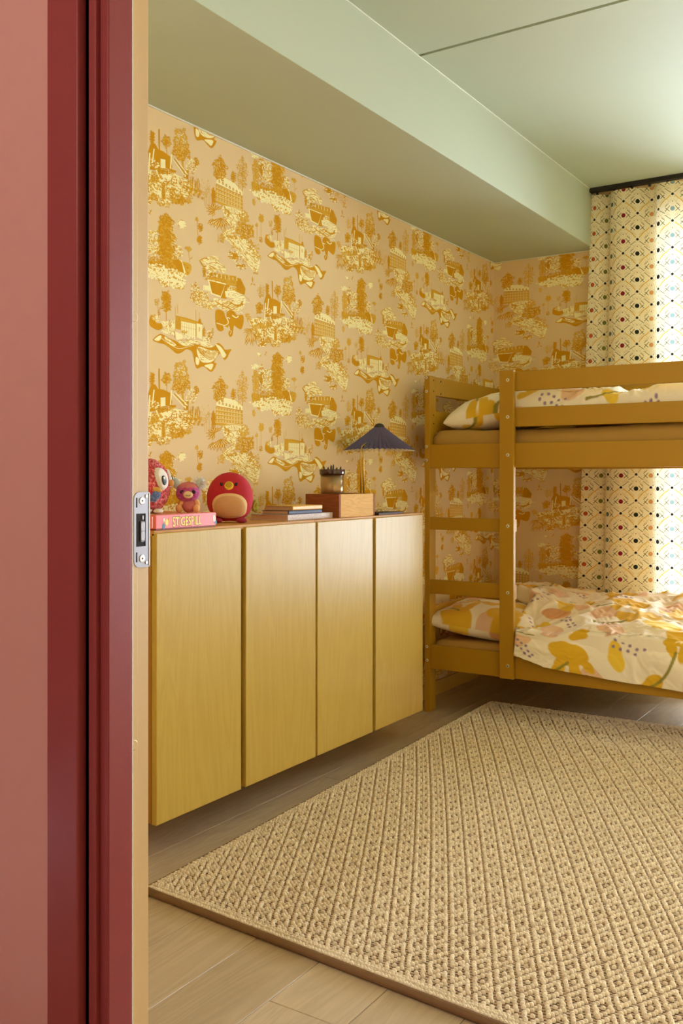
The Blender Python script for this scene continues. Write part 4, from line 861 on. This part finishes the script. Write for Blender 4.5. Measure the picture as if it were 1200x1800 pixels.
def patch(name, ctr, fr, rad, u0, v0, ru, rv, m, parent, lift=.0012, shape2d=None, n=28, rings=6):
    """cloth patch lying on the front of an ellipsoid; (u0,v0) centre and (ru,rv) radii in metres seen from the front"""
    r, u, f_ = fr; V = []; Fc = []
    def P(a, b, l):
        q = max(.02, 1 - (a / rad[0]) ** 2 - (b / rad[1]) ** 2); c_ = rad[2] * math.sqrt(q); return tuple(Vector(ctr) + r * (a * (1 + l / rad[0])) + u * (b * (1 + l / rad[1])) + f_ * (c_ + l))
    V.append(P(u0, v0, lift))
    for k in range(1, rings + 1):
        for j in range(n):
            t_ = 2 * math.pi * j / n; s_ = shape2d(t_) if shape2d else (math.cos(t_), math.sin(t_)); q = k / rings
            V.append(P(u0 + ru * s_[0] * q, v0 + rv * s_[1] * q, lift if k < rings else -.001))
    for j in range(n): Fc.append([0, 1 + j, 1 + (j + 1) % n])
    for k in range(rings - 1):
        for j in range(n): Fc.append([1 + k * n + j, 1 + (k + 1) * n + j, 1 + (k + 1) * n + (j + 1) % n, 1 + k * n + (j + 1) % n])
    return obj(name, V, Fc, m, parent, smooth=True)
def tufts(name, ctr, fr, rad, n, L, wd, m, parent, seed, lo=-1.0, cond=None):
    r, u, f_ = fr; rr = random.Random(seed); V = []; Fc = []
    while len(Fc) < n * 3:
        d = Vector((rr.gauss(0, 1), rr.gauss(0, 1), rr.gauss(0, 1))).normalized()
        if d.y < lo or (cond and not cond(d)): continue
        p = Vector(ctr) + r * d.x * rad[0] + u * d.y * rad[1] + f_ * d.z * rad[2]
        nrm = (r * d.x / rad[0] + u * d.y / rad[1] + f_ * d.z / rad[2]).normalized(); nrm = (nrm + Vector((rr.uniform(-.6, .6), rr.uniform(-.6, .6), rr.uniform(-.6, .6)))).normalized()
        a = nrm.orthogonal().normalized(); b = nrm.cross(a); i0 = len(V)
        for k in range(3): t_ = 2 * math.pi * k / 3; V.append(tuple(p - nrm * .001 + (a * math.cos(t_) + b * math.sin(t_)) * wd))
        V.append(tuple(p + nrm * L * rr.uniform(.6, 1.2)))
        for k in range(3): Fc.append([i0 + k, i0 + (k + 1) % 3, i0 + 3])
    o = obj(name, V, Fc, m, parent); o['kind'] = 'stuff'; return o
def speckle(name, cols, scale, rough=.9):
    t = NT(name); n1 = t.noise(t.pos(), scale, 3, .6); c_ = t.ramp(n1, cols); t.base(c_, rough); t.b.inputs['Sheen Weight'].default_value = .4; t.bump(n1, .6, .003); return t.m
M_owl = speckle('owl_red_plush', [(.30, rgb(168, 28, 44)), (.46, rgb(205, 60, 74)), (.60, rgb(236, 130, 134)), (.74, rgb(250, 205, 200))], 150)
M_wplush = plain('white_plush', rgb(232, 226, 220), .9, var=.06, vscale=120); M_bplush = speckle('blue_plush', [(.3, rgb(60, 84, 160)), (.6, rgb(110, 140, 205)), (.8, rgb(190, 205, 235))], 150)
M_gplush = plain('golden_plush', rgb(214, 172, 84), .9); M_eye = plain('plush_black_eye', rgb(20, 16, 18), .25); M_glint = plain('eye_glint', rgb(245, 245, 245), .4); M_orange = plain('plush_orange', rgb(226, 160, 90), .85)
M_brown = plain('plush_brown', rgb(104, 66, 44), .9)
# owl
ow = (-2.035, 2.085); ozb = TOP + .0442
fo = frame(TH + 1.35)                                       # turned a little to its right
owl = empty('plush_owl', (ow[0], ow[1], ozb), 'round fuzzy red plush bird with white eye patch and blue wing', 'soft toy')
oc = (ow[0], ow[1], ozb + .080); orad = (.072, .080, .062)
ellipsoid('body', oc, fo, orad, M_owl, owl, 40, 28, lambda a, b, c_: (a * (1 - .10 * max(0, b) / .08), b, c_), .03, 3)
tufts('fur', oc, fo, (orad[0] * .985, orad[1] * .99, orad[2] * .985), 2600, .006, .0018, M_owl, owl, 2, -.95)
ep = patch('eye_patch', oc, fo, (.0735, .082, .0635), .040, .022, .020, .030, M_wplush, owl, .006)
ep2 = patch('eye_patch', oc, fo, (.0735, .082, .0635), -.026, .022, .022, .034, M_wplush, owl, .006)
for pp, uu in ((ep, .042), (ep2, -.028)):
    e_ = patch('eye', oc, fo, (.0735, .082, .0635), uu, .016, .0085, .0150, M_eye, pp, .0085); 
    patch('eye_glint', oc, fo, (.0735, .082, .0635), uu - .001, .022, .003, .0042, M_glint, pp, .0105)
ellipsoid('beak', Vector(oc) + fo[0] * .004 + fo[1] * .010 + fo[2] * .072, fo, (.007, .010, .008), M_orange, owl, 16, 10)
fw = frame(TH - .1)
wc = Vector(oc) + fw[0] * .030 + fw[1] * -.028 + fw[2] * .050
wg = ellipsoid('wing', wc + fw[1] * .004, fw, (.022, .022, .010), M_bplush, owl, 20, 12, None, .08, 5)
ellipsoid('wing_trim', wc + fw[1] * .020 + fw[0] * .003, fw, (.024, .009, .010), M_gplush, wg, 18, 10, None, .08, 6, -.25)
for uu in (.012, .044): ellipsoid('foot', Vector(oc) + fw[0] * uu + fw[1] * -.073 + fw[2] * .045, fw, (.014, .0075, .018), M_wplush, owl, 16, 10)
# little winged creature
cr = (-1.965, 2.188); fc_ = frame(TH + .10)
M_mag = speckle('magenta_fleece', [(.3, rgb(150, 40, 100)), (.6, rgb(196, 74, 150)), (.8, rgb(226, 130, 190))], 130); M_dpink = plain('dusty_pink_fleece', rgb(206, 120, 120), .9, var=.12, vscale=120); M_peach = plain('peach_felt', rgb(236, 176, 120), .85); M_cream = plain('cream_felt', rgb(232, 206, 160), .85); M_icy = plain('pale_blue_plush', rgb(206, 216, 216), .9, var=.08, vscale=120)
cre = empty('plush_creature', (cr[0], cr[1], TOP + .0442), 'small pink plush creature with pale ears sitting on the game box', 'soft toy')
def cp(a, b, c_): return Vector((cr[0], cr[1], TOP + .0442)) + fc_[0] * a + fc_[1] * b + fc_[2] * c_
ellipsoid('body', cp(0, .021, 0), fc_, (.022, .0225, .020), M_dpink, cre, 24, 16, None, .03, 7)
hd = ellipsoid('head', cp(-.004, .060, .004), fc_, (.036, .029, .027), M_mag, cre, 32, 20, lambda a, b, c_: (a * (1 + .12 * max(0, -b) / .03), b, c_), .03, 8)
ellipsoid('hood', cp(-.004, .068, .001), fc_, (.0335, .0245, .0272), M_dpink, hd, 28, 16, None, .02, 9)
ellipsoid('muzzle', cp(-.002, .054, .028), fc_, (.0145, .0115, .008), M_cream, hd, 20, 12)
tube('mouth', [cp(-.009, .054, .0365), cp(-.006, .051, .0372), cp(-.002, .052, .0374), cp(.002, .051, .0372), cp(.006, .054, .0362)], .0007, M_eye, hd, 6)
for sg in (-1, 1):
    ellipsoid('eye', cp(-.003 + sg * .0155, .0625, .0262), fc_, (.0085, .0060, .0032), M_eye, hd, 16, 10, None, 0, 0, -sg * .35)
    ellipsoid('ear', cp(-.004 + sg * .033, .086, -.006), fc_, (.0125, .021, .007), M_icy, hd, 20, 14, None, .05, 11, sg * -.55)
    ft = ellipsoid('foot', cp(sg * .026 - .004, .0125, .014), fc_, (.0105, .0125, .011), M_peach, cre, 18, 12)
    ellipsoid('arm', cp(sg * .024, .028, .006), fc_, (.008, .013, .008), M_peach, cre, 16, 10, None, 0, 0, sg * .5)
tufts('ear_fluff', cp(.030, .086, -.004), fc_, (.014, .014, .007), 140, .016, .0016, M_wplush, hd, 12)
# round red bird
M_redp = plain('red_velour', rgb(190, 32, 54), .8, var=.10, vscale=40, bump=.2, bscale=500); M_tanp = plain('tan_velour', rgb(222, 178, 128), .85, var=.10, vscale=40, bump=.2, bscale=500); M_lime = speckle('lime_plush', [(.3, rgb(150, 150, 30)), (.7, rgb(214, 206, 80))], 100)
M_redd = plain('crimson_plush', rgb(160, 40, 70), .9, var=.15, vscale=90); M_pip = plain('cream_piping', rgb(238, 206, 150), .8); M_bk = plain('olive_gold_felt', rgb(196, 160, 40), .8); M_bkr = plain('yellow_piping', rgb(244, 206, 70), .8)
rb = (-2.045, 2.478); fb = frame(TH - .02)
red = empty('plush_bird', (rb[0], rb[1], TOP), 'large round crimson plush bird with tan belly beside the game box', 'soft toy')
rc = Vector((rb[0], rb[1], TOP + .083)); rr_ = (.077, .084, .060)
shp = lambda a, b, c_: (a * (1 + .10 * max(0, -b) / .084), max(b, -.083 + .006 * (1 - min(1, abs(a) / .06))), c_)
ellipsoid('body', rc, fb, rr_, M_redp, red, 48, 32, shp)
sq = lambda t_: (math.copysign(abs(math.cos(t_)) ** .8, math.cos(t_)), math.copysign(abs(math.sin(t_)) ** (.8 if math.sin(t_) > 0 else .55), math.sin(t_)) * (1 if math.sin(t_) > 0 else .72))
rp = (rr_[0] * 1.04, rr_[1], rr_[2] * 1.02)
bl = patch('belly', rc, fb, rp, .0045, -.034, .0590, .049, M_pip, red, .0022, sq, 48); patch('belly_panel', rc, fb, rp, .0045, -.034, .0566, .0466, M_tanp, bl, .0032, sq, 48)
bk = patch('beak', rc, fb, rp, .004, .040, .0155, .0140, M_bkr, red, .004, None, 24); patch('beak_felt', rc, fb, rp, .004, .041, .0122, .0108, M_bk, bk, .0055, None, 24)
for uu in (-.0215, .0265): patch('eye', rc, fb, rp, uu, .0445, .0050, .0052, M_eye, red, .0025, None, 16)
for uu, s_ in ((-.036, 1), (.045, 1)): ellipsoid('foot', rc + fb[0] * uu + fb[1] * -.0745 + fb[2] * .052, fb, (.019, .0085, .017), M_redd, red, 18, 12, None, .06, 14)
tl_ = ellipsoid('tail', rc + fb[0] * .083 + fb[1] * -.030 + fb[2] * -.012, fb, (.011, .019, .010), M_lime, red, 18, 12, None, .1, 15)
tufts('tail_fluff', rc + fb[0] * .083 + fb[1] * -.030 + fb[2] * -.012, fb, (.010, .018, .009), 160, .008, .0018, M_lime, tl_, 16)

# ---- books
M_page = plain('book_pages_shaded', rgb(206, 170, 140), .8, var=.06, vscale=90)  # cream pages browned to imitate how they look in shade
def book(x0, x1, y0, y1, z0, z1, cov, label, rz=0.0, pages=None, round_spine=False):
    b = empty('book', ((x0 + x1) / 2, (y0 + y1) / 2, z0), label, 'book', 'stack of books on the cabinet')
    t_ = .0018
    cm = empty('cover', ((x0 + x1) / 2, (y0 + y1) / 2, z0), parent=b)
    box('back_board', x0, x1, y0, y1, z0, z0 + t_, cov, cm, .0006); box('front_board', x0, x1, y0, y1, z1 - t_, z1, cov, cm, .0006)
    box('spine', x1 - .002, x1 + (.0025 if round_spine else 0), y0, y1, z0, z1, cov, cm, .0035 if round_spine else .0008, 3)
    box('page_block', x0 + .003, x1 - .003, y0 + .003, y1 - .003, z0 + t_, z1 - t_, pages or M_page, b, 0)
M_lil = speckle('marbled_lilac_cover', [(.3, rgb(196, 180, 190)), (.55, rgb(232, 222, 226)), (.75, rgb(240, 232, 220))], 220, .5); M_navy = plain('navy_cloth', rgb(34, 48, 86), .5); M_gold = plain('gold_cloth', rgb(226, 178, 74), .4)
M_brnc = plain('dark_brown_edge', rgb(92, 56, 44), .6)
book(-2.11, -1.945, 2.668, 2.948, TOP, TOP + .0205, M_lil, 'largest book at the bottom of the stack, pale marbled spine')
book(-2.062, -1.947, 2.672, 2.880, TOP + .0205, TOP + .0345, M_navy, 'navy blue notebook in the middle of the stack', round_spine=True)
book(-2.070, -1.950, 2.700, 2.886, TOP + .0345, TOP + .0500, M_gold, 'gold covered notebook on top of the stack', round_spine=True)
# ---- wooden box with corner joint
M_walnut = wood('walnut_brown_shaded', rgb(150, 84, 44), rgb(96, 48, 24), .6, 'X', 2.0, .7, spec=.2); M_ash = wood('pale_oak_box_lit', rgb(236, 190, 116), rgb(186, 134, 68), .6, 'Y', 2.0, .6, spec=.15)  # walnut sides also carry painted shade, the pale front painted light
wb = empty('wooden_box', (-1.996, 3.085, TOP), 'wooden box with dark side and pale front under the pencil pot', 'box')
bx0, bx1, by0, by1, bz1 = -2.072, -1.921, 2.955, 3.212, TOP + .087
box('side_panel', bx0, bx1 - .0006, by0, by0 + .012, TOP, bz1, M_walnut, wb, .001); box('side_panel', bx0, bx1 - .0006, by1 - .012, by1, TOP, bz1, M_walnut, wb, .001)
box('front_panel', bx1 - .012, bx1, by0 + .0121, by1 - .0121, TOP, bz1, M_ash, wb, .001); box('back_panel', bx0, bx0 + .012, by0 + .0121, by1 - .0121, TOP, bz1, M_ash, wb, .001)
box('lid', bx0 + .0122, bx1 - .0122, by0 + .0122, by1 - .0122, bz1 - .012, bz1 - .001, M_walnut, wb, .001); box('bottom', bx0 + .0122, bx1 - .0122, by0 + .0122, by1 - .0122, TOP + .001, TOP + .008, M_walnut, wb, 0)
# ---- pencil pot
t = NT('smoked_pot_wall'); t.base(rgb(170, 140, 98), .28, .75); M_pot = t.m; M_rim = plain('dark_brown_glaze', rgb(58, 22, 20), .18, coat=.5)
pc = (-2.022, 3.062); pz = bz1 - .001
pot = empty('pencil_pot', (pc[0], pc[1], pz), 'round smoky pot with dark glossy rim on the wooden box', 'pot')
lathe('pot_wall', pc[0], pc[1], [(.0, pz), (.0435, pz), (.0445, pz + .002), (.0445, pz + .073), (.0415, pz + .073), (.0415, pz + .004), (0, pz + .004)], M_pot, pot, 48)
lathe('pot_rim', pc[0], pc[1], [(.0416, pz + .072), (.0465, pz + .072), (.0490, pz + .078), (.0495, pz + .092), (.0480, pz + .0945), (.0450, pz + .0935), (.0416, pz + .085)], M_rim, pot, 48)
M_penc = plain('pencil_lacquer_dark', rgb(48, 30, 24), .4); M_lead = plain('pencil_point', rgb(30, 24, 22), .5)
for k, (a, b, tx, ty, hh_) in enumerate(((-.030, -.005, -.10, .02, .108), (-.014, .012, -.05, .0, .104), (-.004, -.012, -.02, -.02, .112), (.004, .010, .03, .02, .114), (.016, -.008, .06, .0, .103), (.030, .004, .12, .03, .106))):
    rt_ = fb[0]; fd = fb[2]; b0 = Vector((pc[0], pc[1], pz + .0045)) + rt_ * a * .5 + fd * b; b1 = Vector((pc[0], pc[1], pz + hh_)) + rt_ * (a + tx * .03) + fd * b
    pe = empty('pencil', tuple(b0), 'dark pencil standing in the smoky pot', 'pencil', 'pencils in the pot')
    d = (b1 - b0); tube('barrel', [b0, b0 + d * .93], .0033, M_penc, pe, 6); V, Fc = tube_data([b0 + d * .93, b1], [.0033, .0006], 6); obj('point', V, Fc, M_lead, pe)
# ---- table lamp with pleated shade
M_shade = plain('pleated_purple_cotton', rgb(96, 90, 128), .85, var=.06, vscale=80); M_lin = plain('shade_lining_cream', rgb(240, 226, 190), .7)
lc = (-2.058, 3.478); ls = (-2.058, 3.340)
lamp = empty('table_lamp', (ls[0], ls[1], TOP), 'table lamp with pleated purple shade on a thin brass stem', 'lamp')
lathe('lamp_base', ls[0], ls[1], [(0, TOP), (.050, TOP), (.052, TOP + .004), (.050, TOP + .014), (.006, TOP + .018), (0, TOP + .018)], M_brass, lamp)
tube('stem', [(ls[0] - .004, ls[1] - .0045, TOP + .016), (ls[0] - .004, ls[1] - .0045, TOP + .255), (ls[0] - .004, ls[1] + .004, TOP + .276), (lc[0], lc[1] - .03, TOP + .318), (lc[0], lc[1], TOP + .345)], .0030, M_brass, lamp)
tube('stem', [(ls[0] + .004, ls[1] + .0045, TOP + .016), (ls[0] + .004, ls[1] + .0045, TOP + .255), (ls[0] + .004, ls[1] + .013, TOP + .276), (lc[0], lc[1] - .02, TOP + .318), (lc[0] + .002, lc[1], TOP + .345)], .0030, M_brass, lamp)
def pleats(name, r0, r1, z0, z1, m, n=40, dip=.006, amp=.11):
    V = []; Fc = []; K = 2 * n; rows = 6
    for i_ in range(rows + 1):
        q = i_ / rows; r_ = r0 + (r1 - r0) * q; zz = z0 + (z1 - z0) * q
        for k in range(K):
            t_ = 2 * math.pi * k / K; a = amp if k % 2 else -amp; rr2 = r_ * (1 + a * (.5 + .5 * q)); V.append((lc[0] + rr2 * math.cos(t_), lc[1] + rr2 * math.sin(t_), zz - (dip * q if k % 2 else -dip * .3 * q)))
    for i_ in range(rows):
        for k in range(K): Fc.append([i_ * K + k, i_ * K + (k + 1) % K, (i_ + 1) * K + (k + 1) % K, (i_ + 1) * K + k])
    return obj(name, V, Fc, m, lamp)
sh = pleats('shade', .0195, .1385, TOP + .362, TOP + .268, M_shade); pleats('shade_lining', .0185, .1370, TOP + .3605, TOP + .2655, M_lin)
lathe('shade_cap', lc[0], lc[1], [(.0215, TOP + .357), (.0225, TOP + .363), (.0160, TOP + .373), (.006, TOP + .377), (0, TOP + .377)], M_black, lamp)
ellipsoid('bulb', (lc[0], lc[1], TOP + .318), fb, (.016, .022, .016), plain('frosted_bulb', rgb(240, 236, 225), .4), lamp, 18, 12)
# ---- flat black notebook with a band
nb = empty('notebook', (-1.95, 3.33, TOP), 'thin black notebook with an elastic loop beside the wooden box', 'notebook')
box('notebook_cover', -1.995, -1.915, 3.235, 3.432, TOP, TOP + .0018, M_black, nb, .0006); box('page_block', -1.992, -1.918, 3.238, 3.429, TOP + .0018, TOP + .0070, M_brnc, nb, 0); box('notebook_cover', -1.995, -1.915, 3.235, 3.432, TOP + .0070, TOP + .0092, M_black, nb, .0008)
tube('elastic_loop', [(-1.925, 3.222 + .030 * (1 - math.cos(math.pi * k / 12)), TOP + .005 + .017 * math.sin(math.pi * k / 12)) for k in range(13)], .0012, M_black, nb, 8)
